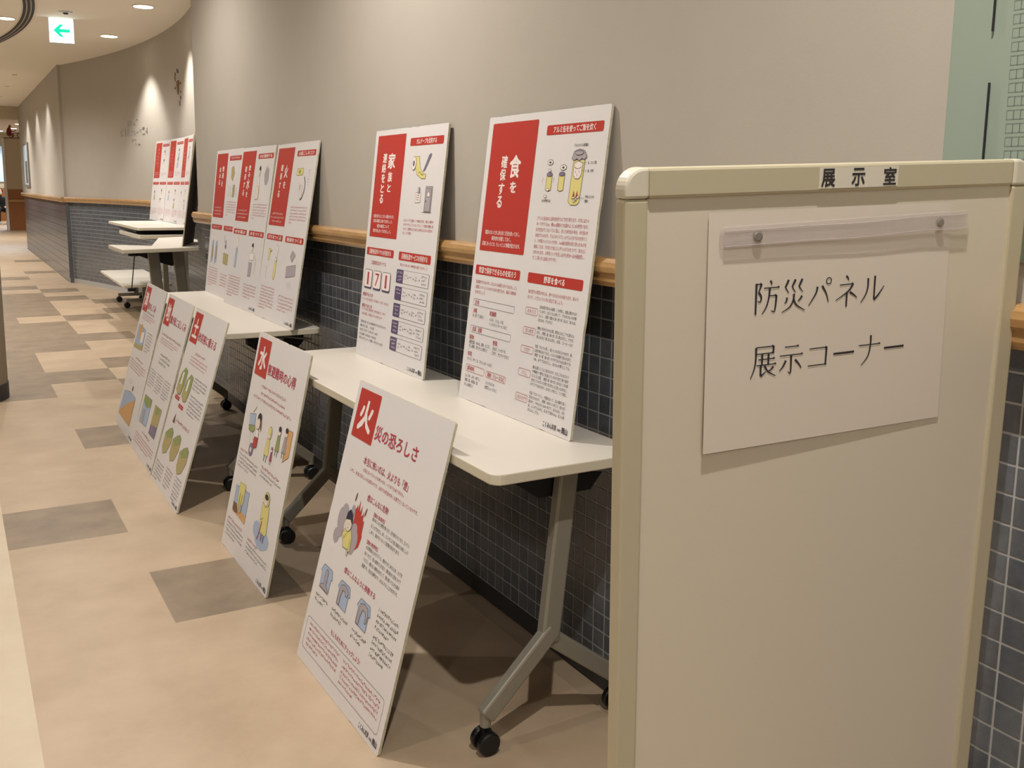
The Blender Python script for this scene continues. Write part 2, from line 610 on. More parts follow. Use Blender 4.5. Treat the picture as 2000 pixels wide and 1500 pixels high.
# curved slot diffuser in the ceiling
slot = empty('slot_diffuser', (0, 0, 0))
tag(slot, 'dark curved triple slot air diffuser in the ceiling by the left picture edge', 'air diffuser')
CCX, CCY, CR = -9.98, 10.8, 10.83
def ring(r0, r1, z0, z1, m):
    mb = MB()
    pa = []
    for i in range(41):
        t = math.radians(-16 + 32 * i / 40)
        pa.append(((CCX + r1 * math.cos(t), CCY + r1 * math.sin(t)), (-math.cos(t), -math.sin(t))))
    return sweep(pa, [(0, z0), (r1 - r0, z0), (r1 - r0, z1), (0, z1)], m)
ring(CR - 0.13, CR, CEIL - 0.004, CEIL + 0.002, 'lamp_trim').build('trim_frame', slot, recalc=True)
for j in range(3):
    r1 = CR - 0.022 - j * 0.036
    ring(r1 - 0.024, r1, CEIL - 0.0065, CEIL - 0.0035, 'slot_dark').build('slot', slot, recalc=True)
for j in range(2):
    r1 = CR - 0.046 - j * 0.036
    ring(r1 - 0.010, r1, CEIL - 0.009, CEIL - 0.0035, 'slot_metal').build('blade', slot, recalc=True)

# ------------------------------------------------------------------ downlights
def downlight(x, y, z, r, watt, cone, blend, label, group, radius=0.022, tilt=None, emitter=True):
    t = empty('ceiling_downlight', (x, y, z))
    tag(t, label, 'downlight', group)
    a = MB()
    a.lathe([(r + 0.012, 0.0), (r + 0.012, -0.006), (r, -0.008), (r - 0.002, -0.002)], (0, 0, 0), (0, 0, 1), 'lamp_trim', 24)
    a.build('trim_ring', t)
    b = MB()
    b.lathe([(r, -0.0085), (r * 0.6, -0.012)], (0, 0, 0), (0, 0, 1), 'lamp_white' if emitter else 'lamp_trim', 24)
    b.build('lens', t)
    if watt:
        l = bpy.data.lights.new('downlight_beam', 'SPOT')
        l.energy, l.spot_size, l.spot_blend, l.color = watt, cone, blend, WARM
        l.shadow_soft_size = radius
        lo = bpy.data.objects.new('downlight_beam', l)
        COL.objects.link(lo)
        lo.parent = t
        lo.location = (0, 0, -0.03)
        if tilt:
            lo.rotation_euler = tilt
for x, y, wt, cone, bl, where in LAMPS:
    downlight(x, y, CEIL, 0.075, wt, cone, bl, 'round ceiling downlight ' + where, 'corridor ceiling downlights')
for x, y, wt, where in WASH:
    lit = y in (9.517, 11.572)
    downlight(x, y, CEIL, 0.085 if lit else 0.022, wt, 1.75, 0.6, ('round ceiling downlight, ' if lit else 'tiny ceiling pin spot ') + where, 'wall washing downlights', radius=0.03, emitter=lit)
for i, (x, y) in enumerate(((1.30, 27.5), (2.12, 34.8), (2.08, 37.6), (1.75, 39.6))):  # first lamp is added, hidden by the bulkhead, to brighten the partition
    downlight(x, y, 3.25, 0.13, 700 if i == 0 else 300, 2.4, 0.6, 'small lit ceiling disc far beyond the bulkhead, ' + ('nearest, an added hidden fill lamp', 'second', 'third', 'farthest')[i], 'lights beyond the bulkhead')

# ------------------------------------------------------------------ lit direction sign and small ceiling sensor
sg = empty('direction_sign', (1.073, 10.66, CEIL), math.radians(-5))
tag(sg, 'lit white ceiling sign with a green arrow pointing left', 'sign')
mb = MB(); mb.box(-0.112, 0.0, -0.234, 0.112, 0.06, 0.0, 'sign_case'); mb.build('case', sg, bevel=0.004)
mb = MB(); mb.box(-0.109, -0.004, -0.231, 0.109, 0.0, -0.004, 'sign_lit'); face = mb.build('lit_face', sg)
mb = MB()
def ay(pts): return [(x, -0.006, z * 0.95 - 0.117) for x, z in pts]
mb.poly(ay([(-0.072, 0.0), (-0.014, -0.062), (0.020, -0.062), (-0.018, -0.018), (0.074, -0.016), (0.074, 0.016), (-0.018, 0.018), (0.020, 0.062), (-0.014, 0.062)][::-1]), 'sign_green')
mb.build('arrow', face)
se = empty('ceiling_sensor', (1.074, 10.236, CEIL))
tag(se, 'small round white ceiling sensor above the lit direction sign', 'sensor')
mb = MB(); mb.lathe([(0.062, 0), (0.062, -0.006), (0.05, -0.012)], (0, 0, 0), (0, 0, 1), 'sign_case', 20); mb.build('body', se)
mb = MB(); mb.lathe([(0.028, -0.010), (0.018, -0.024)], (0, 0, 0), (0, 0, 1), 'ink_dark', 14); mb.build('detector_dome', se)

# ------------------------------------------------------------------ round pillar at the left
pl = MB()
pl.lathe([(0.30, 0.0), (0.30, CEIL)], (-0.04, 6.9, 0), (0, 0, 1), 'pillar_grey', 64)
pil = struct(pl.build('pillar', smooth=False), 'round pale grey pillar at the left picture edge')
for p in pil.data.polygons:
    p.use_smooth = len(p.vertices) == 4
pb = MB()
pb.lathe([(0.304, 0.0), (0.304, 0.10), (0.30, 0.104)], (-0.04, 6.9, 0), (0, 0, 1), 'dark_base', 64)
pb.build('base_band', pil)

# ------------------------------------------------------------------ tinted glass panel on the near wall
gp = empty('glass_panel', (WALLX - 0.0005, 1.037, 1.25))
tag(gp, 'pale green glass panel with fine square marks on the wall above the whiteboard', 'glass panel')
mb = MB(); mb.box(-0.012, -0.75, 0, 0, 0, 1.25, 'green_glass'); mb.build('pane', gp, bevel=0.0015)
def gpoly(mb, y0, z0, y1, z1, m, x=-0.0126):
    mb.poly([(x, y1, z0), (x, y1, z1), (x, y0, z1), (x, y0, z0)], m)
for zz0, zz1, yy in ((0.352, 0.62, -0.0745), (0.0, 0.2745, -0.0765)):
    mb = MB(); mb.box(-0.0185, yy - 0.0011, zz0, -0.0150, yy + 0.0011, zz1, 'ink_dark')
    mb.build('dark_bar', gp)
marks = MB()
for i in range(24):
    z0 = 0.176 + (i - 4) * 0.0203
    y0 = -0.1075 + (i - 4) * 0.00036
    for c in range(5):
        ya, yb = y0 - c * 0.0113, y0 - (c + 1) * 0.0113
        t = 0.0006
        for a, b, cc, d in ((ya, z0, yb, z0 + t), (ya, z0 + 0.0137, yb, z0 + 0.0137 + t), (ya, z0, ya - t, z0 + 0.0137), (yb + t, z0, yb, z0 + 0.0137)):
            gpoly(marks, cc, b, a, d, 'glass_mark')
mk = marks.build('square_marks', gp)
mk['kind'] = 'stuff'

# ------------------------------------------------------------------ small things on the curved wall
def W3(y, z, off=0.004):
    s = -2 * (y - 10.62) / 25.7
    n = Vector((-1, s)).normalized()
    return Vector((arcx(y) + n.x * off, y + n.y * off, z))
def wall_quad(mb, y0, z0, y1, z1, m, skew=0.0, off=0.006):
    a = [W3(y0, z0, off), W3(y0, z1, off), W3(y1, z1 + skew, off), W3(y1, z0 + skew, off)]
    b = [W3(y0, z0, 0), W3(y0, z1, 0), W3(y1, z1 + skew, 0), W3(y1, z0 + skew, 0)]
    mb.poly(a, m)
    for i in range(4):
        j = (i + 1) % 4
        mb.poly([b[i], b[j], a[j], a[i]], m)
orn = empty('wall_ornament', W3(10.3, 2.36, 0))
tag(orn, 'small dark brown ornament with scattered streaks on the curved wall', 'ornament')
om = Matrix.Translation(orn.location).inverted()
def orn_part(name, quads, m):
    mb = MB()
    for q in quads:
        wall_quad(mb, q[0] + 0.30, q[1] + 0.03, q[2] + 0.30, q[3] + 0.03, m, q[4] if len(q) > 4 else 0.0)
    mb.v = [tuple(om @ Vector(p)) for p in mb.v]
    mb.build(name, orn, recalc=True)
orn_part('body', [(9.93, 2.31, 10.06, 2.37), (9.95, 2.27, 10.04, 2.31), (9.97, 2.24, 10.02, 2.27)], 'brown')
for q in ((10.12, 2.375, 10.14, 2.41, 0.02), (10.12, 2.30, 10.16, 2.32), (9.83, 2.325, 9.87, 2.345), (9.84, 2.245, 9.87, 2.26)):
    orn_part('fleck', [q], 'brown')
for q in ((10.1, 2.43, 10.12, 2.46), (10.0, 2.45, 10.02, 2.49), (9.94, 2.44, 9.96, 2.475), (9.9, 2.12, 9.92, 2.17), (9.85, 2.18, 9.87, 2.21)):
    orn_part('streak', [q], 'text_grey')
lt = MB()
random.seed(5)
for row, (ya, yb, zc) in enumerate(((12.62, 12.15, 2.09), (12.85, 11.85, 1.98), (12.45, 12.2, 1.86))):
    y = ya
    while y > yb:
        cw = 0.10
        for _ in range(3):
            if random.random() < 0.5:
                zz = zc + random.uniform(-0.04, 0.04)
                wall_quad(lt, y - cw * 0.85, zz, y - cw * 0.1, zz + 0.008, 'letter_pale' if y > 12.1 else 'letter_grey')
            else:
                yy = y - random.uniform(0.1, 0.8) * cw
                wall_quad(lt, yy - 0.008, zc - 0.035, yy, zc + 0.03, 'letter_pale' if y > 12.1 else 'letter_grey')
        y -= cw * 1.2
lo = lt.build('wall_lettering', recalc=True)
tag(lo, 'faint grey lettering in three rows on the curved wall', 'lettering', kind='stuff')
pic = empty('wall_picture', (FARX, 21.2, 1.3))
tag(pic, 'narrow framed picture on the far corridor wall', 'picture')
mb = MB(); mb.box(-0.03, -0.5, 0, 0, 0.5, 0.85, 'slot_metal'); mb.build('frame', pic, bevel=0.004)
mb = MB(); mb.box(-0.034, -0.44, 0.05, -0.03, 0.44, 0.80, 'far_blue'); pn = mb.build('sheet', pic)
mb = MB(); mb.box(-0.0355, -0.35, 0.08, -0.034, 0.1, 0.5, 'text_grey'); mb.build('print', pn)

# ------------------------------------------------------------------ far room: partition, ornament, seated person
pt = empty('partition', (1.80, 32.5, 0))
tag(pt, 'tall partition, wood below and beige above, at the end of the corridor', 'partition')
mb = MB(); mb.box(-0.245, 0, 0, 0.265, 0.5, 0.83, 'panel_wood'); mb.build('lower_panel', pt)
mb = MB(); mb.box(-0.245, 0, 0.91, 0.265, 0.5, 1.21, 'panel_wood'); mb.build('upper_panel', pt)
mb = MB(); mb.box(-0.255, -0.05, 0.83, 0.275, 0.51, 0.91, 'rail_wood'); mb.build('hand_rail', pt, bevel=0.01)
mb = MB(); mb.box(-0.24, 0.004, 1.21, 0.26, 0.496, 2.70, 'far_plaster'); mb.build('body', pt)
mb = MB(); mb.box(-0.26, -0.02, 2.70, 0.28, 0.52, 2.725, 'brown'); mb.build('cap', pt)
mb = MB(); mb.box(-0.30, 0.02, 0, -0.245, 0.48, 2.70, 'mask_white'); mb.build('edge_strip', pt)
rb = empty('bicycle_ornament', (1.80, 32.62, 2.725))
tag(rb, 'small dark red figure on a bicycle standing on top of the partition', 'ornament')
def torus(mb, c, R, r, m, n=20, k=6):
    b = len(mb.v)
    for i in range(n):
        t = 2 * math.pi * i / n
        for j in range(k):
            s = 2 * math.pi * j / k
            q = R + r * math.cos(s)
            mb.v.append((c[0] + q * math.cos(t), c[1] + r * math.sin(s), c[2] + q * math.sin(t)))
    kk = mb.mi(m)
    for i in range(n):
        for j in range(k):
            mb.f.append((b + i * k + j, b + i * k + (j + 1) % k, b + ((i + 1) % n) * k + (j + 1) % k, b + ((i + 1) % n) * k + j))
            mb.m.append(kk)
for cx in (-0.04, 0.18):
    mb = MB(); torus(mb, (cx, 0, 0.075), 0.065, 0.010, 'ornament_red'); mb.build('wheel', rb)
mb = MB()
mb.tube([(-0.04, 0, 0.075), (0.03, 0, 0.15), (0.15, 0, 0.15), (0.18, 0, 0.075)], 0.009, 'ornament_red')
mb.tube([(0.15, 0, 0.15), (0.14, 0, 0.21), (0.11, 0, 0.215)], 0.008, 'ornament_red')
mb.build('frame', rb)
mb = MB()
mb.tube([(-0.10, 0, 0.05), (-0.10, 0, 0.15), (-0.09, 0, 0.25), (-0.08, 0, 0.30)], [0.05, 0.075, 0.06, 0.03], 'ornament_red', 10)
mb.tube([(-0.09, 0, 0.29), (-0.075, 0, 0.315), (-0.065, 0, 0.345), (-0.065, 0, 0.37)], [0.02, 0.038, 0.036, 0.012], 'ornament_red', 10)
mb.tube([(-0.09, 0.03, 0.22), (0.0, 0.03, 0.18), (0.10, 0.02, 0.21)], 0.015, 'ornament_red')
mb.tube([(-0.10, 0, 0.08), (-0.02, 0, 0.09), (0.0, 0, 0.02)], 0.022, 'ornament_red')
mb.build('rider', rb)

def skin_body(name, joints, edges, m, parent=None, sub=2):
    me = bpy.data.meshes.new(name)
    me.from_pydata([j[:3] for j in joints], edges, [])
    o = bpy.data.objects.new(name, me)
    COL.objects.link(o)
    o.modifiers.new('skin', 'SKIN')
    for i, j in enumerate(joints):
        me.skin_vertices[0].data[i].radius = (j[3], j[3] if len(j) < 5 else j[4])
        me.skin_vertices[0].data[i].use_root = (i == 0)
    s = o.modifiers.new('sub', 'SUBSURF')
    s.levels = s.render_levels = sub
    me.materials.append(MATS[m])
    if parent:
        o.parent = parent
    return o
bench = empty('bench', (1.72, 37.85, 0))
tag(bench, 'low wooden bench under the seated person in the far room', 'bench')
mb = MB(); mb.box(-0.75, -0.2, 0.39, 0.35, 0.2, 0.43, 'panel_wood'); mb.build('seat', bench, bevel=0.006)
for bx in (-0.65, 0.25):
    for by in (-0.14, 0.14):
        mb = MB(); mb.box(bx - 0.02, by - 0.02, 0, bx + 0.02, by + 0.02, 0.39, 'panel_wood'); mb.build('leg', bench)
ps = empty('person', (1.62, 37.80, 0))
tag(ps, 'person in black clothes and a white face mask seated in the far room', 'person')
J = [(0, 0, 0.52, 0.15, 0.13), (0, -0.01, 0.68, 0.15, 0.11), (-0.03, -0.02, 0.84, 0.17, 0.11), (-0.05, -0.03, 0.93, 0.08, 0.07), (-0.05, -0.04, 0.99, 0.05, 0.05),
     (0.09, -0.10, 0.50, 0.085), (0.12, -0.42, 0.49, 0.065), (0.12, -0.44, 0.27, 0.05), (0.12, -0.45, 0.08, 0.04),
     (-0.10, -0.10, 0.50, 0.085), (-0.13, -0.42, 0.49, 0.065), (-0.13, -0.44, 0.27, 0.05), (-0.13, -0.45, 0.08, 0.04),
     (0.15, -0.03, 0.88, 0.06), (0.20, -0.08, 0.68, 0.045), (0.08, -0.28, 0.60, 0.036),
     (-0.22, -0.03, 0.88, 0.06), (-0.26, -0.08, 0.68, 0.045), (-0.12, -0.28, 0.60, 0.036)]
E_ = [(0, 1), (1, 2), (2, 3), (3, 4), (0, 5), (5, 6), (6, 7), (7, 8), (0, 9), (9, 10), (10, 11), (11, 12), (2, 13), (13, 14), (14, 15), (2, 16), (16, 17), (17, 18)]
skin_body('clothed_body', J, E_, 'cloth_black', ps)
skin_body('head', [(-0.05, -0.04, 0.99, 0.045), (-0.05, -0.05, 1.05, 0.065, 0.07), (-0.05, -0.05, 1.12, 0.078, 0.09), (-0.05, -0.04, 1.19, 0.05, 0.06)], [(0, 1), (1, 2), (2, 3)], 'skin', ps)
mb = MB(); mb.lathe([(0.02, 0.21 - 0.07), (0.07, 0.19 - 0.07), (0.094, 0.13 - 0.07), (0.09, 0.08 - 0.07)], (-0.05, -0.02, 1.08), (0, 0.35, 1), 'ink_dark', 14); mb.build('hair', ps, smooth=True)
mb = MB(); mb.box(-0.105, -0.155, 1.02, 0.005, -0.11, 1.10, 'mask_white'); mb.build('face_mask', ps, bevel=0.015)
for sx in (0.08, -0.12):
    skin_body('hand', [(sx, -0.27, 0.605, 0.032), (sx - 0.01, -0.33, 0.585, 0.034), (sx - 0.03, -0.39, 0.565, 0.009), (sx - 0.01, -0.40, 0.56, 0.009), (sx + 0.01, -0.40, 0.56, 0.009), (sx + 0.025, -0.385, 0.562, 0.008), (sx + 0.05, -0.33, 0.57, 0.009)], [(0, 1), (1, 2), (1, 3), (1, 4), (1, 5), (1, 6)], 'skin', ps, 1)
for sx in (0.12, -0.13):
    mb = MB(); mb.box(sx - 0.045, -0.60, 0, sx + 0.045, -0.39, 0.075, 'shoe_pale'); mb.build('shoe', ps, bevel=0.02)

# ------------------------------------------------------------------ tables
def table(label, x0, y0, length, depth, h, rz=0.0, legs=(0.10, -0.10), rear=0.42):
    t = empty('folding_table', (x0, y0, 0), rz)
    tag(t, label, 'table', 'white folding tables on casters')
    mb = MB()
    th = 0.026
    mb.prism(rrect(0, 0, depth, length, 0.028), lambda x, y: (x, y, h - th), lambda x, y: (x, y, h), 'table_white', 'table_edge', 'black_plastic')
    mb.build('tabletop', t, bevel=0.003)
    for ly in legs:
        yy = ly if ly > 0 else length + ly
        mb = MB()
        s = depth / 0.445
        jx, jz = 0.222 * s, 0.255
        mb.bar((0.272 * s, yy, h - th - 0.012), (jx, yy, jz - 0.01), 0.052, 0.034, 'leg_silver')
        mb.bar((jx + 0.012, yy - 0.004, jz + 0.024), (0.036 * s, yy - 0.004, 0.095), 0.044, 0.032, 'leg_silver')
        mb.bar((jx - 0.012, yy + 0.004, jz + 0.014), (rear + 0.003, yy + 0.004, 0.095), 0.044, 0.032, 'leg_silver')
        mb.build('leg', t, bevel=0.006)
        for fx in (0.040 * s, rear):
            mb = MB()
            mb.tube([(fx, yy, 0.105), (fx, yy, 0.068)], 0.014, 'leg_silver', 12)
            mb.bar((fx, yy, 0.068), (fx, yy, 0.03), 0.016, 0.018, 'black_plastic')
            cs = mb.build('caster', t)
            for dy in (-1, 1):
                mb = MB()
                mb.lathe([(0.010, dy * 0.0075), (0.026, dy * 0.009), (0.029, dy * 0.012), (0.029, dy * 0.024), (0.025, dy * 0.0275), (0.008, dy * 0.028)][::dy], (fx, yy, 0.029), (0, 1, 0), 'wheel_black', 20)
                mb.build('wheel', cs, recalc=True)
        mb = MB()
        mb.prism([(0.14 * s, h - 0.075), (0.20 * s, h - 0.115), (0.36 * s, h - 0.115), (0.40 * s, h - 0.07), (0.40 * s, h - th - 0.001), (0.14 * s, h - th - 0.001)],
                 lambda x, z, y=yy: (x, y + (0.05 if ly > 0 else -0.02), z), lambda x, z, y=yy: (x, y + (0.02 if ly > 0 else -0.05), z), 'black_plastic')
        mb.build('hinge_bracket', t, recalc=True)
    mb = MB()
    mb.tube([(0.27 * depth / 0.445, legs[0], h - 0.075), (0.27 * depth / 0.445, length + legs[1], h - 0.075)], 0.017, 'leg_silver', 12)
    mb.build('crossbar', t)
    mb = MB()
    mb.tube([(0.285, 0.045, h - 0.034), (0.32, 0.045, h - 0.040), (0.415, 0.05, h - 0.056)], 0.005, 'steel_rod', 8)
    mb.build('release_rod', t)
    return t
TH = 0.725
table('near white folding table carrying the canned rice and phone dial boards', 1.005, 1.795, 1.80, 0.427, TH, rear=0.4295)
table('second white folding table carrying the row of three boards', 0.982, 4.155, 1.82, 0.443, TH, rear=0.415)
td = empty('tall_table', (1.42, 8.95, 0))
tag(td, 'tall white table in the curved recess holding three distant boards', 'table', 'white folding tables on casters')
mb = MB(); mb.prism(rrect(0, 0, 0.50, 1.80, 0.028), lambda x, y: (x, y, 0.964), lambda x, y: (x, y, 0.99), 'table_white', 'table_edge', 'black_plastic'); mb.build('tabletop', td, bevel=0.003)
mb = MB(); mb.prism(rrect(0.0, 0.0, 0.44, 1.10, 0.03), lambda x, y: (x, y, 0.890), lambda x, y: (x, y, 0.926), 'table_white', 'table_edge'); mb.build('under_shelf', td, bevel=0.004)
mb = MB(); mb.prism([(0.02, 0.963), (0.02, 0.94), (0.16, 0.927), (0.45, 0.927), (0.45, 0.963)], lambda x, z: (x, 1.25, z), lambda x, z: (x, 0.2, z), 'black_plastic'); mb.build('shelf_bracket', td, recalc=True)
for ly in (0.25, 1.22):
    mb = MB(); mb.bar((0.44, ly, 0.89), (0.44, ly, 0.0), 0.05, 0.04, 'leg_silver'); mb.build('leg', td, bevel=0.005)
lowt = empty('low_table', (1.47, 10.30, 0), math.radians(-1))
tag(lowt, 'low white table under and behind the tall table in the recess', 'table')
mb = MB(); mb.prism(rrect(0, 0, 0.48, 1.95, 0.03), lambda x, y: (x, y, 0.335), lambda x, y: (x, y, 0.36), 'table_white', 'table_edge'); mb.build('tabletop', lowt, bevel=0.003)
for ly in (1.10, 1.75):
    mb = MB()
    mb.bar((0.36, ly, 0.335), (0.36, ly, 0.07), 0.05, 0.04, 'leg_silver')
    mb.bar((0.16, ly, 0.085), (0.44, ly, 0.085), 0.035, 0.05, 'leg_silver')
    lg = mb.build('leg', lowt, bevel=0.005)
    for lx in (0.17, 0.42):
        mb = MB(); mb.lathe([(0.015, -0.028), (0.033, -0.024), (0.033, 0.024), (0.015, 0.028)], (lx, ly, 0.0335), (0, 1, 0), 'wheel_black', 18); mb.build('wheel', lg, recalc=True)
ct = empty('angled_table', (1.25, 7.2, 0))
tag(ct, 'tall white table with a notched far edge just past the end of the near wall', 'table', 'white folding tables on casters')
OUT = [(0.972, 6.77), (1.50, 6.925), (1.70, 7.9), (1.70, 8.42), (1.468, 8.27), (1.226, 7.18), (0.972, 7.41)]
OUT = [(x - 1.25, y - 7.2) for x, y in OUT]
mb = MB(); mb.prism(OUT, lambda x, y: (x, y, 0.906), lambda x, y: (x, y, 0.934), 'table_white', 'table_edge', 'black_plastic'); mb.build('tabletop', ct, bevel=0.004, recalc=True)
for lx, ly, wd in ((0.00, -0.10, 0.075), (0.175, -0.06, 0.075), (0.28, 0.55, 0.05)):
    mb = MB(); mb.bar((lx - 0.03, ly, 0.906), (lx + 0.03, ly, 0.06), wd, 0.04, 'leg_silver'); lg = mb.build('leg', ct, bevel=0.006)
    mb = MB(); mb.lathe([(0.018, -0.012), (0.029, -0.010), (0.029, 0.010), (0.018, 0.012)], (lx + 0.03, ly, 0.0295), (0, 1, 0), 'wheel_black', 18); mb.build('wheel', lg, recalc=True)
mb = MB(); mb.prism([(-0.16, 0.905), (0.17, 0.905), (0.17, 0.80), (0.10, 0.79), (-0.05, 0.84), (-0.16, 0.885)], lambda x, z: (x, -0.02, z), lambda x, z: (x, -0.05, z), 'black_plastic'); mb.build('hinge_bracket', ct, recalc=True)
mb = MB(); mb.tube([(1.074 - 1.25, 6.95 - 7.2, 0.88), (1.047 - 1.25, 6.95 - 7.2, 0.66)], 0.0035, 'black_plastic'); rod = mb.build('release_rod', ct)
mb = MB(); mb.box(1.045 - 1.275, 6.93 - 7.2, 0.640, 1.045 - 1.225, 6.97 - 7.2, 0.662, 'black_plastic'); mb.build('rod_foot', rod)
mb = MB(); mb.lathe([(0.012, 0), (0.042, 0.006), (0.042, 0.016), (0.012, 0.03)], (1.074 - 1.25, 6.95 - 7.2, 0.876), (0, 0, 1), 'black_plastic', 16); mb.build('rod_plate', rod)

# ------------------------------------------------------------------ whiteboard with the notice
WBP = Vector((0.70994, 0.94969, 1.37816))
WBU = Vector((0.990977, -0.128173, 0.039208))
WBV = Vector((-0.044643, -0.039810, 0.998209))
WBN = WBU.cross(WBV)
WBM = Matrix(((WBU.x, WBV.x, WBN.x, WBP.x), (WBU.y, WBV.y, WBN.y, WBP.y), (WBU.z, WBV.z, WBN.z, WBP.z), (0, 0, 0, 1)))
wb = empty('whiteboard', matrix=WBM)
tag(wb, 'cream framed whiteboard standing at the front right with a paper notice', 'whiteboard')
BW, BA, BB, BT = 0.6825, 0.0334, 0.0377, 0.026
HB = 1.16
mb = MB(); mb.box(BA, -BB, -BT, BW - BA, 0, 0, 'frame_cream'); mb.build('top_rail', wb, bevel=0.004)
mb = MB(); mb.box(BA, -HB, -BT, BW - BA, -HB + BB, 0, 'frame_cream'); mb.build('bottom_rail', wb, bevel=0.004)
mb = MB(); mb.box(0, -1.325, -BT, BA, -BB, -0.0004, 'frame_cream'); mb.build('post', wb, bevel=0.004)
mb = MB(); mb.box(BW - BA, -1.35, -BT, BW, -BB, -0.0004, 'frame_cream'); mb.build('post', wb, bevel=0.004)
for sgn in (0, 1):
    pts = [(BA, -BB), (BA, 0.0005)]
    for i in range(9):
        t = math.radians(90 + 90 * i / 8)
        pts.append((0.026 + 0.0265 * math.cos(t), -0.026 + 0.0265 * math.sin(t)))
    pts.append((-0.0005, -BB))
    if sgn:
        pts = [(BW - x, y) for x, y in pts][::-1]
    mb = MB(); mb.prism(pts, lambda x, y: (x, y, -BT - 0.001), lambda x, y: (x, y, 0.001), 'cap_white'); mb.build('corner_cap', wb, bevel=0.004, recalc=True)
mb = MB(); mb.box(BA, -HB + BB, -0.018, BW - BA, -BB, -0.005, 'whiteboard'); mb.build('writing_surface', wb)
for fx, fy in ((BA / 2, -1.335), (BW - BA / 2, -1.36)):
    mb = MB(); mb.box(fx - 0.016, fy - 0.012, -0.22, fx + 0.016, fy + 0.014, 0.20, 'frame_cream'); ft = mb.build('foot', wb, bevel=0.005)
    for fz in (-0.19, 0.17):
        mb = MB(); mb.lathe([(0.012, -0.009), (0.016, -0.007), (0.016, 0.007), (0.012, 0.009)], (fx, fy - 0.024, fz), (1, 0, 0), 'wheel_black', 16); mb.build('wheel', ft, recalc=True)
mb = MB(); mb.box(0.292, -0.0325, 0.0002, 0.4275, -0.0052, 0.0008, 'label_paper'); nl = mb.build('name_label', wb)
mb = MB()
for ch, cx in (('展', 0.3068), ('示', 0.3575), ('室', 0.4125)):
    put_text(mb, ch, cx - 0.0108, -0.0300, cx + 0.0108, -0.0070, 0.0012, 'text_black', 0.028)
o = mb.build('label_lettering', nl); o['kind'] = 'stuff'

# paper notice (hangs on the whiteboard)
pn = empty('paper_notice', matrix=WBM)
tag(pn, 'white paper notice with two lines of black handwritten-style print on the whiteboard', 'notice')
PX0, PX1, PY0, PY1 = 0.123, 0.537, -0.379, -0.058
def paper_z(x, y):
    s = (x - PX0) / (PX1 - PX0)
    t = (PY1 - y) / (PY1 - PY0)
    return -0.0044 + 0.0014 * max(0, t) + 0.0040 * max(0, 1 - s) ** 1.2 * (0.4 + 0.6 * max(0, t)) + 0.0003 * math.sin(3.0 * s) * t
mb = MB()
NX, NY = 16, 12
for j in range(NY + 1):
    for i in range(NX + 1):
        x = PX0 + (PX1 - PX0) * i / NX + 0.006 * j / NY * (0.2 + i / NX)
        y = PY1 + (PY0 - PY1) * j / NY
        mb.v.append((x, y, paper_z(x, y)))
k = mb.mi('paper')
for j in range(NY):
    for i in range(NX):
        a = j * (NX + 1) + i
        mb.f.append((a, a + NX + 1, a + NX + 2, a + 1)); mb.m.append(k)
o = mb.build('sheet', pn, smooth=True)
MINCHO = {
 '防': [[(.12, .93), (.12, -.03)], [(.12, .90), (.31, .90)], [(.31, .91), (.26, .78), (.20, .66)], [(.20, .66), (.30, .54), (.31, .42), (.26, .35), (.18, .39)],
        [(.63, .99), (.68, .92), (.69, .86)], [(.40, .77), (.98, .77)], [(.62, .77), (.60, .50), (.52, .20), (.36, -.03)], [(.62, .52), (.88, .52)], [(.88, .53), (.86, .22), (.82, .02), (.70, .06)]],
 '災': [[(.28, .97), (.18, .78), (.17, .74), (.30, .56)], [(.54, .97), (.44, .78), (.43, .74), (.56, .56)], [(.80, .97), (.70, .78), (.69, .74), (.84, .56)],
        [(.24, .42), (.22, .30), (.15, .24)], [(.82, .44), (.74, .34), (.66, .27)], [(.50, .52), (.49, .34), (.36, .12), (.06, -.04)], [(.50, .34), (.62, .16), (.95, -.03)]],
 'パ': [[(.36, .68), (.30, .46), (.04, .10)], [(.54, .70), (.72, .44), (.82, .16)]],
 'ネ': [[(.44, .95), (.52, .88), (.55, .80)], [(.20, .67), (.74, .68)], [(.74, .69), (.56, .46), (.06, .18)], [(.50, .42), (.50, -.04)], [(.62, .42), (.80, .32), (.92, .22)]],
 'ル': [[(.30, .82), (.30, .52), (.22, .28), (.04, .04)], [(.58, .88), (.58, .12)], [(.58, .10), (.76, .26), (.98, .54)]],
 '展': [[(.20, .93), (.86, .93)], [(.86, .94), (.86, .70)], [(.20, .72), (.86, .72)], [(.20, .93), (.20, .52), (.14, .22), (.02, -.04)], [(.30, .54), (.92, .54)], [(.44, .70), (.44, .36)], [(.68, .70), (.68, .36)],
        [(.24, .36), (.98, .36)], [(.40, .36), (.40, .02)], [(.40, .01), (.48, .06), (.60, .14)], [(.54, .34), (.68, .14), (.98, -.03)], [(.88, .28), (.80, .20), (.68, .14)]],
 '示': [[(.24, .85), (.78, .85)], [(.06, .58), (.95, .58)], [(.50, .58), (.50, .02), (.40, .06)], [(.30, .42), (.20, .24), (.06, .10)], [(.66, .42), (.82, .26), (.92, .12)]],
 'コ': [[(.16, .70), (.84, .70)], [(.84, .72), (.82, .14)], [(.12, .15), (.86, .15)]],
 'ー': [[(.08, .45), (.92, .45)]],
 'ナ': [[(.06, .62), (.95, .62)], [(.54, .93), (.54, .60), (.46, .24), (.20, -.05)]],
}
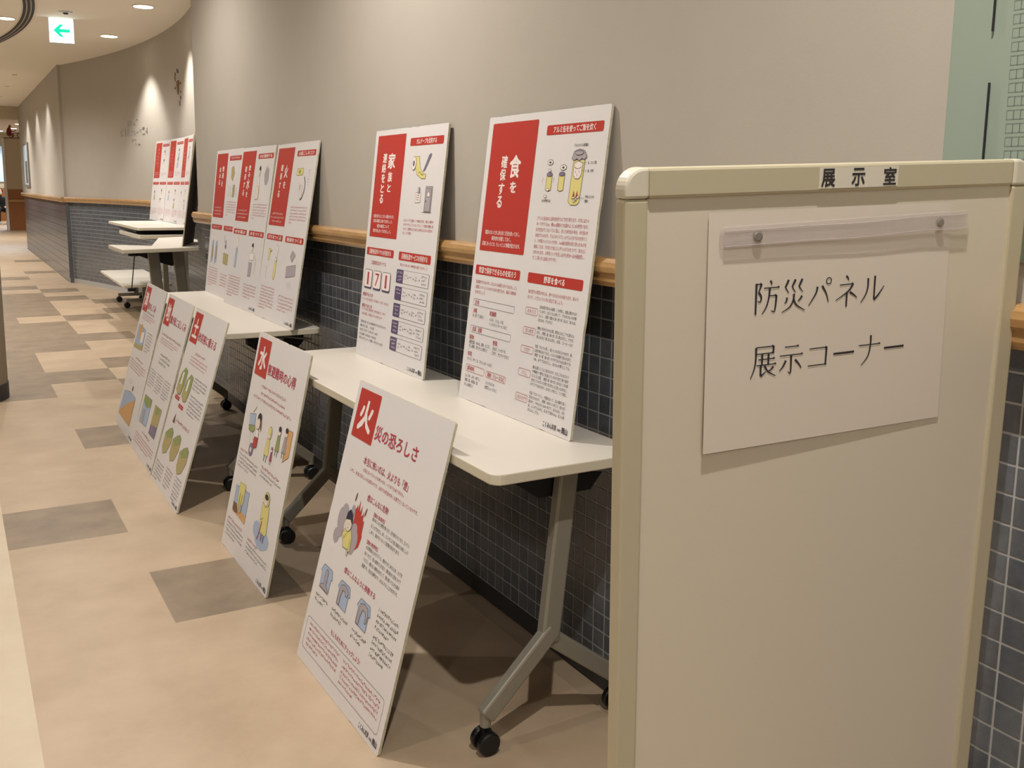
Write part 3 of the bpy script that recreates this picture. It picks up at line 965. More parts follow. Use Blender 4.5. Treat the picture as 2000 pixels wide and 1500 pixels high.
def brush(mb, pts, w0, w1, place, m):
    # ribbon with its own width at each end
    L, R = [], []
    n = len(pts)
    for i, p in enumerate(pts):
        a, b = pts[max(i - 1, 0)], pts[min(i + 1, n - 1)]
        dx, dy = b[0] - a[0], b[1] - a[1]
        l = math.hypot(dx, dy) or 1
        wd = (w0 + (w1 - w0) * i / (n - 1)) / 2
        L.append((p[0] - dy / l * wd, p[1] + dx / l * wd))
        R.append((p[0] + dy / l * wd, p[1] - dx / l * wd))
    for i in range(n - 1):
        mb.poly([place(*R[i]), place(*R[i + 1]), place(*L[i + 1]), place(*L[i])], m)
def smooth_pts(pts, n=4):
    if len(pts) < 3:
        return pts
    out = []
    P = [pts[0]] + list(pts) + [pts[-1]]
    for i in range(1, len(P) - 2):
        for j in range(n):
            t = j / n
            out.append(tuple(0.5 * (2 * P[i][k] + (P[i + 1][k] - P[i - 1][k]) * t + (2 * P[i - 1][k] - 5 * P[i][k] + 4 * P[i + 1][k] - P[i + 2][k]) * t * t + (3 * P[i][k] - P[i - 1][k] - 3 * P[i + 1][k] + P[i + 2][k]) * t ** 3) for k in (0, 1)))
    out.append(pts[-1])
    return out
mb = MB()
def mincho(s, x0, y0, size, adv):
    for i, ch in enumerate(s):
        ox = x0 + i * adv
        pl = lambda a, b, ox=ox: (ox + a * size, y0 + b * size, paper_z(ox + a * size, y0 + b * size) + 0.0006)
        for st in MINCHO[ch]:
            dx, dy = st[-1][0] - st[0][0], st[-1][1] - st[0][1]
            if len(st) == 2 and abs(dy) < 0.1 * abs(dx):
                th = 0.066 if ch == 'ー' else 0.036
                brush(mb, [st[0], st[1]], th, th, pl, 'text_black')
                e = st[1]
                mb.poly([pl(e[0] - 0.085, e[1] + 0.010), pl(e[0] + 0.012, e[1] - 0.013), pl(e[0] + 0.002, e[1] + 0.018), pl(e[0] - 0.035, e[1] + 0.050)], 'text_black')
            elif len(st) == 2 and abs(dx) < 0.1 * abs(dy):
                brush(mb, st, 0.078, 0.064, pl, 'text_black')
            else:
                brush(mb, smooth_pts(st), 0.080, 0.026, pl, 'text_black')
        if ch == 'パ':
            ring_ = [(0.80 + 0.10 * math.cos(t * math.pi / 8), 0.84 + 0.10 * math.sin(t * math.pi / 8)) for t in range(17)]
            brush(mb, ring_, 0.034, 0.034, pl, 'text_black')
mincho('防災パネル', 0.1955, -0.1945, 0.0435, 0.0455)
mincho('展示コーナー', 0.1955, -0.2815, 0.0435, 0.0458)
o = mb.build('lettering', pn); o['kind'] = 'stuff'
# clear holder that clips the notice
ch = empty('clear_holder', matrix=WBM)
tag(ch, 'clear plastic holder bar pinning the paper notice to the whiteboard', 'holder')
def tilt(x, y): return (x, y + (x - 0.353) * 0.016)
mb = MB(); mb.prism(rrect(0.139, -0.1015, 0.567, -0.0735, 0.006), lambda x, y: (*tilt(x, y), -0.0012), lambda x, y: (*tilt(x, y), 0.0012), 'clear_plastic'); mb.build('case', ch, bevel=0.0015)
mb = MB(); mb.prism(rrect(0.144, -0.0985, 0.562, -0.0795, 0.003), lambda x, y: (*tilt(x, y), 0.0013), lambda x, y: (*tilt(x, y), 0.0022), 'clear_plastic'); mb.build('cover_strip', ch, bevel=0.0006)
for y in (-0.0795, -0.0990):
    mb = MB(); mb.tube([(*tilt(0.145 + 0.0417 * i, y + (0.0016 * math.sin(i * 0.9) if 3 < i < 9 else 0)), 0.0024) for i in range(11)], 0.0007, 'clear_rim', 6); mb.build('crease', ch)
for x, y, rr in ((0.197, -0.0885, 0.0072), (0.511, -0.0885, 0.0066)):
    mb = MB(); mb.lathe([(rr, 0), (rr, 0.0032), (rr * 0.7, 0.0042)], (*tilt(x, y), -0.0010), (0, 0, 1), 'magnet', 20); mb.build('magnet', ch)

# ------------------------------------------------------------------ display boards
UPW, UPL = 0.6085, 0.8444       # boards on the tables
GRW, GRL = 0.5959, 0.8268       # boards on the floor
BTH = 0.007
class Board:
    def __init__(s, label, W, L, x, y, z, ang, lean, group, seed=1):
        s.W, s.L, s.cnt = W, L, 0
        s.rng = random.Random(seed)
        u = Vector((math.sin(ang), -math.cos(ang), 0))
        n = Vector((math.cos(ang), math.sin(ang), 0))
        up = Vector((0, 0, 1)) * math.cos(lean) + n * math.sin(lean)
        nn = u.cross(up)
        M = Matrix(((u.x, up.x, nn.x, x), (u.y, up.y, nn.y, y), (u.z, up.z, nn.z, z), (0, 0, 0, 1)))
        s.root = empty('display_board', matrix=M)
        tag(s.root, label, 'display board', group)
        mb = MB()
        base = rrect(0, 0, W, L, 0.006, 3)
        pts = []
        for i, p in enumerate(base):
            q = base[(i + 1) % len(base)]
            pts.append(p)
            d = math.hypot(q[0] - p[0], q[1] - p[1])
            if d > 0.1:
                for j in range(1, 28):
                    t = j / 28
                    e = 0.0006 * s.rng.uniform(-1, 0.3) - (0.0016 if s.rng.random() < 0.06 else 0)
                    nx, ny = (q[1] - p[1]) / d, -(q[0] - p[0]) / d
                    pts.append((p[0] + (q[0] - p[0]) * t + nx * e, p[1] + (q[1] - p[1]) * t + ny * e))
        mb.prism(pts, lambda a, b: (a, b, -BTH), lambda a, b: (a, b, 0), 'board_white', 'board_edge', 'board_back')
        mb.build('panel', s.root)
        s.items = []
    def part(s, name, parent=None, stuff=False):
        mb = MB()
        s.items.append((name, mb, parent, stuff))
        return mb
    def done(s):
        objs = {}
        for name, mb, parent, stuff in s.items:
            if not mb.f:
                continue
            o = mb.build(name, objs.get(id(parent), s.root) if parent is not None else s.root)
            if stuff:
                o['kind'] = 'stuff'
            objs[id(mb)] = o
    def xy(s, u, v): return u * s.W, (1 - v) * s.L
    def zz(s, layer):
        s.cnt = (s.cnt + 1) % 50
        return 0.0003 + 0.0003 * layer + s.cnt * 0.000005
    def rect(s, mb, u0, v0, u1, v1, m, layer=1, r=0.0):
        x0, y1 = s.xy(u0, v0)
        x1, y0 = s.xy(u1, v1)
        pts = rrect(x0, y0, x1, y1, r, 4) if r else [(x0, y0), (x1, y0), (x1, y1), (x0, y1)]
        z = s.zz(layer)
        mb.poly([(a, b, z) for a, b in pts], m)
    def frame(s, mb, u0, v0, u1, v1, m, layer=1, wd=0.0012, r=0.006):
        x0, y1 = s.xy(u0, v0)
        x1, y0 = s.xy(u1, v1)
        a = rrect(x0, y0, x1, y1, r, 3)
        b = rrect(x0 + wd, y0 + wd, x1 - wd, y1 - wd, max(r - wd, 0.0005), 3)
        z = s.zz(layer)
        for i in range(len(a)):
            j = (i + 1) % len(a)
            mb.poly([(*a[i], z), (*a[j], z), (*b[j], z), (*b[i], z)], m)
    def text(s, mb, t, u0, v0, u1, v1, m, layer=2, bold=0.0):
        x0, y1 = s.xy(u0, v0)
        x1, y0 = s.xy(u1, v1)
        put_text(mb, t, x0, y0, x1, y1, s.zz(layer), m, bold, 'line')
    def line(s, mb, t, u0, u1, vc, hv, m, layer=2, bold=0.0):
        s.text(mb, t, u0, vc - hv / 2, u1, vc + hv / 2, m, layer, bold)
    def ch(s, mb, c, u0, v0, u1, v1, m, layer=2, bold=0.0):
        x0, y1 = s.xy(u0, v0)
        x1, y0 = s.xy(u1, v1)
        put_text(mb, c, x0, y0, x1, y1, s.zz(layer), m, bold, 'box')
    def poly(s, mb, pts, m, layer=1):
        q = [s.xy(*p) for p in pts]
        area = sum(q[i][0] * q[(i + 1) % len(q)][1] - q[(i + 1) % len(q)][0] * q[i][1] for i in range(len(q)))
        if area < 0:
            q.reverse()
        z = s.zz(layer)
        mb.poly([(*p, z) for p in q], m)
    def ell(s, mb, u, v, ru, rv, m, layer=1, n=16, rot=0.0):
        x, y = s.xy(u, v)
        a, b = ru * s.W, rv * s.L
        c, d = math.cos(rot), math.sin(rot)
        z = s.zz(layer)
        mb.poly([(x + a * math.cos(t) * c - b * math.sin(t) * d, y + a * math.cos(t) * d + b * math.sin(t) * c, z) for t in (2 * math.pi * i / n for i in range(n))], m)
    def oell(s, mb, u, v, ru, rv, m, layer=1, rot=0.0, o='outline'):
        s.ell(mb, u, v, ru + 0.0025, rv + 0.0018, o, layer, rot=rot)
        s.ell(mb, u, v, ru, rv, m, layer + 1, rot=rot)
    def stroke(s, mb, pts, wd, m, layer=2):
        q = smooth_pts([s.xy(*p) for p in pts])
        z = s.zz(layer)
        brush(mb, q, wd, wd, lambda a, b: (a, b, z), m)
    def opoly(s, mb, pts, m, layer=1, wd=0.0011):
        s.poly(mb, pts, m, layer)
        for i in range(len(pts)):
            q = [s.xy(*pts[i]), s.xy(*pts[(i + 1) % len(pts)])]
            z = s.zz(layer + 1)
            brush(mb, q, wd, wd, lambda a, b: (a, b, z), 'outline')
    def greek(s, mb, u0, v0, u1, v1, m, layer=2, last=1.0, rows=1, cw=1.0):
        """rows of tiny strokes for print too small to read."""
        r = s.rng
        dv = (v1 - v0) / max(rows, 1)
        for k in range(rows):
            va = v0 + dv * k
            h = dv * (0.62 if rows > 1 else 1.0) * s.L
            x0, y1 = s.xy(u0, va)
            xe, _ = s.xy(u0 + (u1 - u0) * (last if k == rows - 1 else 1), va)
            x, wch, z = x0, h * cw, s.zz(layer)
            while x + wch * 0.8 < xe:
                for _ in range(r.choice((2, 3, 3))):
                    t = 0.13 * h
                    if r.random() < 0.55:
                        yy = y1 - r.uniform(0.05, 0.9) * h
                        a, b, c, d = x + 0.08 * wch, yy, x + r.uniform(0.6, 0.9) * wch, yy + t
                    else:
                        xx = x + r.uniform(0.1, 0.75) * wch
                        a, b, c, d = xx, y1 - h * r.uniform(0.7, 1), xx + t, y1 - h * r.uniform(0, 0.3)
                    mb.poly([(a, b, z), (c, b, z), (c, d, z), (a, d, z)], m)
                x += wch
    def logo(s):
        mb = s.part('logo_lettering', stuff=True)
        s.text(mb, 'こくみん共済', 0.785, 0.968, 0.888, 0.986, 'text_black', 1, 0.02)
        s.text(mb, 'coop', 0.897, 0.971, 0.924, 0.984, 'text_grey', 1, 0.03)
        s.text(mb, '岡山', 0.932, 0.967, 0.975, 0.987, 'text_black', 1, 0.035)
    def bar(s, u0, v0, u1, v1, t, pad=0.04, m='red', hb=0.66):
        mb = s.part('heading_bar')
        s.rect(mb, u0, v0, u1, v1, m, 1, 0.005)
        if t:
            tb = s.part('heading_lettering', mb, True)
            h = (v1 - v0)
            s.text(tb, t, u0 + pad, v0 + h * (1 - hb) / 2, u1 - pad, v1 - h * (1 - hb) / 2, 'print_white', 2, 0.025)
        else:
            tb = s.part('heading_lettering', mb, True)
            s.greek(tb, u0 + 0.05, v0 + (v1 - v0) * 0.25, u1 - 0.05, v1 - (v1 - v0) * 0.25, 'print_white', 2)
        return mb
    def head(s, right, left, big=True, sub=()):
        """tall red title panel with vertical lettering; right: (char, centre u, v0, v1, half width)."""
        mb = s.part('title_panel')
        s.rect(mb, 0.045, 0.024, 0.460, 0.466, 'red', 1, 0.004)
        tb = s.part('title_lettering', mb, True)
        for c, uc, v0, v1, hw in list(right) + list(left):
            s.ch(tb, c, uc - hw, v0, uc + hw, v1, 'print_white', 2, 0.03)
        for t, u0, u1, vc in sub:
            if t:
                s.line(tb, t, u0, u1, vc, 0.0155, 'print_white', 2, 0.012)
            else:
                s.greek(tb, u0, vc - 0.006, u1, vc + 0.006, 'print_white', 2)
    def square(s, c, title, u1, v0=0.117, v1=0.166):
        mb = s.part('title_panel')
        s.rect(mb, 0.040, 0.022, 0.284, 0.192, 'red', 1, 0.004)
        tb = s.part('title_lettering', mb, True)
        s.ch(tb, c, 0.088, 0.058, 0.236, 0.160, 'print_white', 2, 0.035)
        t2 = s.part('heading_lettering', stuff=True)
        s.text(t2, title, 0.300, v0, u1, v1, 'text_red', 1, 0.022)

# --- board 1: preparing food
b = Board('large board with yellow tin cans beside its red title, nearest on the tables', UPW, UPL, 1.3130, 2.572, TH + 0.0005, 0.008, 0.123, 'boards leaning on the wall', 21)
b.head([('食', 0.295, 0.138, 0.211, 0.048), ('を', 0.298, 0.226, 0.262, 0.027)],
       [('確', 0.192, 0.137, 0.179, 0.027), ('保', 0.190, 0.183, 0.221, 0.026), ('す', 0.190, 0.231, 0.269, 0.026), ('る', 0.186, 0.275, 0.314, 0.024)],
       sub=[('電話のないときに米を炊く方法を知っておく。', 0.085, 0.408, 0.400), ('保存食を用意しておく。', 0.152, 0.336, 0.420), ('災害にあったとき、ちょっとした準備が役立ちます。', 0.066, 0.423, 0.440)])
b.bar(0.536, 0.047, 0.964, 0.078, 'アルミ缶を使ってご飯を炊く', 0.055)
b.bar(0.030, 0.518, 0.452, 0.551, '常温で保存できるものを知ろう', 0.035)
b.bar(0.522, 0.518, 0.956, 0.551, '野草を食べる', 0.135)
il = b.part('illustration', stuff=True)
b.opoly(il, [(0.776, 0.160), (0.860, 0.160), (0.852, 0.288), (0.835, 0.297), (0.790, 0.297), (0.770, 0.286)], 'yellow', 1)
b.opoly(il, [(0.786, 0.170), (0.812, 0.163), (0.848, 0.170), (0.845, 0.205), (0.832, 0.217), (0.803, 0.217), (0.786, 0.205)], 'print_white', 3)
b.opoly(il, [(0.762, 0.155), (0.775, 0.134), (0.812, 0.127), (0.852, 0.133), (0.873, 0.152), (0.855, 0.160), (0.838, 0.155), (0.820, 0.163), (0.800, 0.156), (0.782, 0.162)], 'grey_smoke', 3)
b.oell(il, 0.815, 0.139, 0.030, 0.006, 'grey_smoke', 5)
b.stroke(il, [(0.790, 0.181), (0.815, 0.187), (0.842, 0.181)], 0.001, 'outline', 5)
for q in ((0.800, 0.193), (0.826, 0.192), (0.814, 0.203)):
    b.stroke(il, [q, (q[0] + 0.003, q[1] + 0.007)], 0.0011, 'outline', 5)
b.poly(il, [(0.800, 0.275), (0.806, 0.252), (0.816, 0.275)], 'red_dark', 4)
b.poly(il, [(0.822, 0.275), (0.831, 0.252), (0.838, 0.275)], 'red_dark', 4)
for dx, dy in ((0, 0), (0.02, 0.005), (0.035, -0.002), (0.012, 0.010)):
    b.opoly(il, [(0.796 + dx, 0.273 + dy), (0.815 + dx, 0.270 + dy), (0.817 + dx, 0.275 + dy), (0.798 + dx, 0.279 + dy)], 'print_white', 5, 0.0008)
for u0, top, bot in ((0.580, 0.203, 0.256), (0.678, 0.202, 0.256)):
    b.opoly(il, [(u0, top), (u0 + 0.043, top), (u0 + 0.042, bot - 0.004), (u0 + 0.021, bot), (u0 - 0.001, bot - 0.004)], 'yellow', 1)
    b.oell(il, u0 + 0.022, top, 0.021, 0.0055, 'violet_grey', 3)
b.oell(il, 0.596, 0.165, 0.021, 0.0075, 'print_white', 1)
b.oell(il, 0.704, 0.182, 0.023, 0.0075, 'print_white', 1)
for q in ((0.597, 0.165), (0.705, 0.182)):
    b.ell(il, q[0], q[1], 0.009, 0.003, 'outline', 4)
for q in ((0.590, 0.186), (0.590, 0.247), (0.576, 0.268)):
    b.opoly(il, [(q[0], q[1]), (q[0] + 0.020, q[1]), (q[0] + 0.020, q[1] + 0.006), (q[0] + 0.010, q[1] + 0.009), (q[0], q[1] + 0.006)], 'print_white', 4, 0.0008)
for a in ((0.552, 0.213, 0.547, 0.228), (0.640, 0.213, 0.637, 0.228)):
    b.stroke(il, [(a[0], a[1]), (a[2], a[3])], 0.0009, 'outline', 2)
for v, u1 in ((0.169, 0.878), (0.193, 0.882), (0.276, 0.890)):
    b.stroke(il, [(0.853, v), (u1, v)], 0.0008, 'outline', 6)
tb = b.part('caption_text', stuff=True)
for t, u0, u1, vc in (('アルミホイル2枚重ね', 0.768, 0.872, 0.115), ('水、1カップ強', 0.884, 0.943, 0.169), ('米、1合分', 0.887, 0.930, 0.193), ('牛乳パックの', 0.893, 0.955, 0.271), ('燃料', 0.893, 0.915, 0.284), ('4カ所空ける', 0.562, 0.632, 0.286)):
    b.line(tb, t, u0, u1, vc, 0.0095, 'text_black', 2, 0.012)
rt_ = b.part('body_text', stuff=True)
for i, t in enumerate(('①アルミ缶2本の上部を缶切りなどで切り取ります。片方にはカッ', 'ターでタテ1.5cm、横3cm程度の穴を図のように4カ所空けます。', '②穴を空けていないアルミ缶に、洗った米を缶の半分、水を缶の8', '分目まで入れます。アルミホイルでしっかりふたをするのがポイン', 'ト。③牛乳パック1パック分を、1cm幅の短冊の形に切ったものを', '用意しておき、穴の空いた缶に少しずつ入れて火をつけて、缶の上に', '②をのせます。④牛乳パックを足しながら約20～25分程度蒸し、', 'すこし蒸らすと出来上がりです。')):
    b.line(rt_, t, 0.541, 0.943 if i < 7 else 0.735, 0.342 + i * 0.0181, 0.0125, 'text_red', 1, 0.008)
for i, (t, u1) in enumerate((('常温保存できるものを、ふだんから計画的に使っておきましょう。', 0.440), ('1週間に1つくらい入れかえながら使うもの、食品と保存食', 0.436), ('を分けましょう。', 0.153))):
    b.line(rt_, t, 0.047, u1, 0.577 + i * 0.0182, 0.0125, 'text_red', 1, 0.008)
for i, (t, u1) in enumerate((('身の回りの草花の中にも、食べられるものがあります。知って', 0.936), ('おいて、いざというときに役立てましょう。', 0.826))):
    b.line(rt_, t, 0.540, u1, 0.578 + i * 0.0182, 0.0125, 'text_red', 1, 0.008)
fr = b.part('outline_boxes', stuff=True)
b.frame(fr, 0.046, 0.638, 0.438, 0.662, 'text_grey', 1, 0.0009, 0.002)
b.frame(fr, 0.046, 0.733, 0.434, 0.758, 'text_grey', 1, 0.0009, 0.002)
b.frame(fr, 0.044, 0.873, 0.229, 0.899, 'text_pink', 1, 0.0012, 0.005)
b.frame(fr, 0.248, 0.875, 0.435, 0.899, 'text_pink', 1, 0.0012, 0.005)
for t, u0, u1, vc in (('主食', 0.062, 0.104, 0.650), ('米類', 0.054, 0.090, 0.680), ('乾麺類', 0.218, 0.280, 0.678), ('主菜、副菜', 0.064, 0.160, 0.745), ('穀物', 0.046, 0.090, 0.775), ('野菜', 0.280, 0.322, 0.775), ('缶詰', 0.047, 0.088, 0.834), ('調味料', 0.060, 0.132, 0.886), ('果物・ジュースなど', 0.262, 0.424, 0.887)):
    b.line(rt_, t, u0, u1, vc, 0.0165, 'text_red', 2, 0.012)
bt_ = b.part('small_text', stuff=True)
for t, u0, u1, vc in (('米、餅、干し飯など', 0.053, 0.168, 0.697), ('パスタ、うどん、そば、', 0.222, 0.357, 0.699), ('インスタントラーメンなど', 0.220, 0.392, 0.714), ('高野豆腐、わかめ、昆布、ひじき、', 0.048, 0.256, 0.793), ('干し椎茸、切り干し大根など', 0.049, 0.236, 0.808), ('玉ねぎ、ジャガイモ、', 0.281, 0.407, 0.794), ('ごぼう、サツマイモなど', 0.280, 0.440, 0.810), ('キノコ、タケノコ、マッシュルームなど', 0.049, 0.294, 0.853), ('しょうゆ、みそ、梅干し、', 0.044, 0.200, 0.914), ('砂糖、塩、食用油、酢、', 0.046, 0.182, 0.930), ('だしの素など', 0.046, 0.136, 0.946), ('パック入りの', 0.254, 0.336, 0.916), ('野菜ジュースなど', 0.252, 0.367, 0.932)):
    b.line(bt_, t, u0, u1, vc, 0.0125, 'text_black', 1, 0.008)
HB5 = (('オオバコ', 0.629, 0.653, ('日本全国で見られる雑草。くきが短く、地面に葉をひろげ', 'ています。カルシウムが多くて、アクが少ないのが特', 'ちょう。（季節）初夏から秋（食べ方）天ぷら、油いため、', 'あえもの、サラダなど'), 0.622),
       ('タンポポ', 0.693, 0.716, ('黄色い花をさかせる草。都市にもどこでも見られ', 'ます。（季節）春（食べ方）花と葉 おひたし、サラダ、', '天ぷらなど 根 きんぴら、お茶、コーヒーなど'), 0.689),
       ('ナズナ', 0.754, 0.777, ('別名「ぺんぺん草」。白い小さな花をさかせます。春', 'は田や畑のほとりなど、いろいろな場所で見られます。', '（季節）冬～春（食べ方）サラダでもそのまま食べても', 'OK。ゆでておひたし、あえもの等としても。'), 0.747),
       ('つくし', 0.829, 0.853, ('春の山菜としてよく知られます。ただしアルカロイド', 'や無機ケイ素などを含んでいるので生で食べ過ぎ', 'ないように注意。（季節）春（食べ方）はかまとくきの部', '分をとりのぞいた残りをきれいに洗ったのちに、', 'ゆでてアクをぬきます。おひたしや卵とじ、つくだ煮に。'), 0.814),
       ('シロツメクサ', 0.910, 0.935, ('別名「クローバー」。地面をはって、広い場所で多く', '花をさかせます。（季節）4月から11月ごろ（食べ方）', '葉 炒て、やわらかいもの ゆでて、あえもの、汁の', '実。よくゆでるものに。花 ゆでて酢のもの、天ぷら等', '天ぷらにしても。'), 0.897))
for t, v0, v1, rows, vs in HB5:
    b.frame(fr, 0.535, v0, 0.639, v1, 'text_red', 1, 0.0010, 0.005)
    pad = 0.018 if len(t) > 3 else 0.030
    if len(t) > 5:
        pad = 0.008
    b.line(rt_, t, 0.535 + pad, 0.639 - pad, (v0 + v1) / 2, 0.0150, 'text_red', 2, 0.006)
    for i, q in enumerate(rows):
        short = len(q) < 18
        b.line(bt_, q, 0.651, 0.938 if not short else 0.651 + 0.0115 * len(q), vs + i * 0.0138, 0.0105, 'text_black', 1, 0.008)
b.logo()
b.done()

# --- board 2: contacting the family
b = Board('board with big red digits 171 and a tape roll, on the near table', UPW, UPL, 1.3190, 3.455, TH + 0.0005, 0.002, 0.114, 'boards leaning on the wall', 22)
b.head([('家', 0.284, 0.104, 0.168, 0.050), ('族', 0.280, 0.183, 0.224, 0.030), ('と', 0.280, 0.236, 0.268, 0.024)],
       [('連', 0.180, 0.102, 0.142, 0.030), ('絡', 0.176, 0.147, 0.184, 0.030), ('を', 0.178, 0.191, 0.228, 0.026), ('と', 0.178, 0.236, 0.272, 0.024), ('る', 0.180, 0.281, 0.318, 0.026)],
       sub=[('被害を受けないところにいる親せきなどを、', 0.085, 0.398, 0.374), ('家族の連絡先に決めておきましょう。', 0.090, 0.380, 0.395), ('安否の確認について', 0.153, 0.337, 0.417), ('家族で話し合っておきましょう。', 0.097, 0.371, 0.438)])
b.bar(0.528, 0.046, 0.958, 0.078, 'ガムテープを活用する', 0.085)
b.bar(0.030, 0.514, 0.444, 0.547, '災害用伝言ダイヤルを利用する', 0.04)
b.bar(0.521, 0.514, 0.948, 0.549, '災害用伝言サービスを利用する', 0.04)
il = b.part('illustration', stuff=True)
b.opoly(il, [(0.620, 0.123), (0.672, 0.122), (0.690, 0.165), (0.735, 0.190), (0.778, 0.196), (0.772, 0.213), (0.720, 0.212), (0.660, 0.196), (0.632, 0.170)], 'yellow', 1)
b.oell(il, 0.606, 0.150, 0.030, 0.027, 'print_white', 3)
b.oell(il, 0.606, 0.150, 0.010, 0.010, 'violet_grey', 5)
b.stroke(il, [(0.680, 0.190), (0.700, 0.186), (0.720, 0.196), (0.745, 0.197)], 0.0014, 'outline', 4)
b.opoly(il, [(0.742, 0.178), (0.800, 0.118), (0.826, 0.113), (0.826, 0.122), (0.765, 0.176), (0.738, 0.184)], 'violet_grey', 1)
b.opoly(il, [(0.672, 0.268), (0.735, 0.268), (0.735, 0.308), (0.672, 0.310)], 'print_white', 1)
b.opoly(il, [(0.700, 0.248), (0.720, 0.248), (0.720, 0.272), (0.700, 0.272)], 'grey_smoke', 3)
for i in range(3):
    b.stroke(il, [(0.685, 0.280 + 0.009 * i), (0.705, 0.279 + 0.009 * i), (0.722, 0.281 + 0.009 * i)], 0.0016, 'text_grey', 3)
b.opoly(il, [(0.795, 0.244), (0.882, 0.244), (0.882, 0.346), (0.795, 0.346)], 'grey_smoke', 1)
b.opoly(il, [(0.806, 0.252), (0.872, 0.252), (0.872, 0.342), (0.806, 0.342)], 'grey_smoke', 3, 0.0008)
b.opoly(il, [(0.824, 0.272), (0.840, 0.264), (0.856, 0.272), (0.856, 0.284), (0.824, 0.284)], 'print_white', 5, 0.0008)
b.ell(il, 0.812, 0.302, 0.005, 0.004, 'outline', 5)
b.stroke(il, [(0.770, 0.347), (0.895, 0.347)], 0.0012, 'outline', 2)
rt_ = b.part('body_text', stuff=True)
for i, (t, u1) in enumerate((('ガムテープに油性ペンで連絡を書き、離れた場所や', 0.935), ('わかりやすいところへはっておくことで家族の連絡に使', 0.935), ('えます。玄関先などにはると安否を伝えるのに役立ち', 0.930), ('ます。とても便利。', 0.662))):
    b.line(rt_, t, 0.540, u1, 0.383 + 0.0175 * i, 0.0120, 'text_red', 1, 0.006)
b.line(rt_, '災害用伝言ダイヤル', 0.121, 0.349, 0.579, 0.0185, 'text_red', 1, 0.008)
b.line(rt_, '慣れないと戸惑います。体験利用日に練習しておきましょう。', 0.550, 0.922, 0.567, 0.0110, 'text_red', 1, 0.006)
for i, u0 in enumerate((0.034, 0.174, 0.314)):
    kb = b.part('digit_card')
    b.rect(kb, u0 + 0.004, 0.616, u0 + 0.124, 0.698, 'violet', 1, 0.009)
    b.rect(kb, u0, 0.612, u0 + 0.120, 0.692, 'outline', 2, 0.009)
    b.rect(kb, u0 + 0.0035, 0.6142, u0 + 0.1165, 0.6895, 'print_white', 3, 0.008)
    db = b.part('digit', kb)
    b.ch(db, '171'[i], u0 + (0.046 if '171'[i] == '1' else 0.032), 0.624, u0 + (0.072 if '171'[i] == '1' else 0.090), 0.680, 'text_red', 4, 0.0)
for t, u0, u1, vc in (('録音するとき', 0.032, 0.190, 0.724), ('再生するとき', 0.034, 0.192, 0.775)):
    b.line(rt_, t, u0, u1, vc, 0.0165, 'text_red', 1, 0.012)
b.line(rt_, '171→1→自宅の電話番号（市外局番から）を押して30秒以内', 0.036, 0.438, 0.745, 0.0120, 'text_pink', 1, 0.006)
b.line(rt_, '171→2→自宅の電話番号（市外局番から）を押す', 0.036, 0.412, 0.790, 0.0120, 'text_pink', 1, 0.006)
b.line(rt_, '一般加入電話、公衆電話などから利用できます', 0.036, 0.366, 0.811, 0.0120, 'text_pink', 1, 0.006)
bt_ = b.part('small_text', stuff=True)
for t, u1, vc in (('災害用伝言ダイヤルは体験利用できる日があります。', 0.439, 0.847), ('毎月1日、15日', 0.258, 0.866), ('正月三が日（1月1日～3日）', 0.321, 0.885), ('防災週間（8月30日～9月5日）', 0.307, 0.904), ('防災とボランティア週間（1月15日～21日）', 0.410, 0.922)):
    b.line(bt_, t, 0.036, u1, vc, 0.0115, 'text_grey', 1, 0.008)
for i in range(5):
    v0 = 0.588 + i * 0.0708
    sb = b.part('service_row')
    b.rect(sb, 0.517, v0, 0.952, v0 + 0.056, 'outline', 1, 0.006)
    b.rect(sb, 0.522, v0 + 0.0012, 0.9495, v0 + 0.0548, 'board_white', 2, 0.005)
    b.rect(sb, 0.517, v0, 0.612, v0 + 0.056, 'violet', 3, 0.004)
    st = b.part('service_lettering', sb, True)
    for k in range(3 if i != 1 else 2):
        b.greek(st, 0.530 if k == 0 else 0.540, v0 + 0.008 + 0.015 * k, 0.602, v0 + 0.018 + 0.015 * k, 'print_white', 4)
    for u0, u1, va in ((0.630, 0.665, 0.016), (0.632, 0.662, 0.030), (0.695, 0.735, 0.020), (0.770, 0.815, 0.016), (0.770, 0.815, 0.029), (0.850, 0.925, 0.010), (0.858, 0.915, 0.024), (0.865, 0.925, 0.038)):
        b.greek(st, u0, v0 + va, u1, v0 + va + 0.009, 'text_grey', 4)
    for u0 in (0.676, 0.748, 0.830):
        b.poly(st, [(u0, v0 + 0.024), (u0 + 0.010, v0 + 0.029), (u0, v0 + 0.034)], 'text_grey', 4)
b.logo()
b.done()

# --- boards 3-5 on the second table
def small_upper(label, x, y, ang, lean, right, left, seed, heads, pics, z=TH + 0.0005):
    b = Board(label, UPW, UPL, x, y, z, ang, lean, 'boards leaning on the wall', seed)
    b.head(right, left, sub=[('', 0.10, 0.38, 0.398), ('', 0.07, 0.42, 0.420), ('', 0.12, 0.37, 0.442)])
    b.bar(0.535, 0.046, 0.962, 0.077, heads[0])
    b.bar(0.048, 0.516, 0.462, 0.549, heads[1])
    b.bar(0.535, 0.516, 0.965, 0.549, heads[2])
    rt_ = b.part('body_text', stuff=True)
    b.greek(rt_, 0.548, 0.350, 0.945, 0.452, 'text_pink', 1, 0.2, 6)
    b.greek(rt_, 0.070, 0.815, 0.455, 0.955, 'text_pink', 1, 0.5, 8)
    b.greek(rt_, 0.560, 0.840, 0.945, 0.935, 'text_pink', 1, 0.6, 5)
    il = b.part('illustration', stuff=True)
    pics(b, il)
    b.logo()
    b.done()
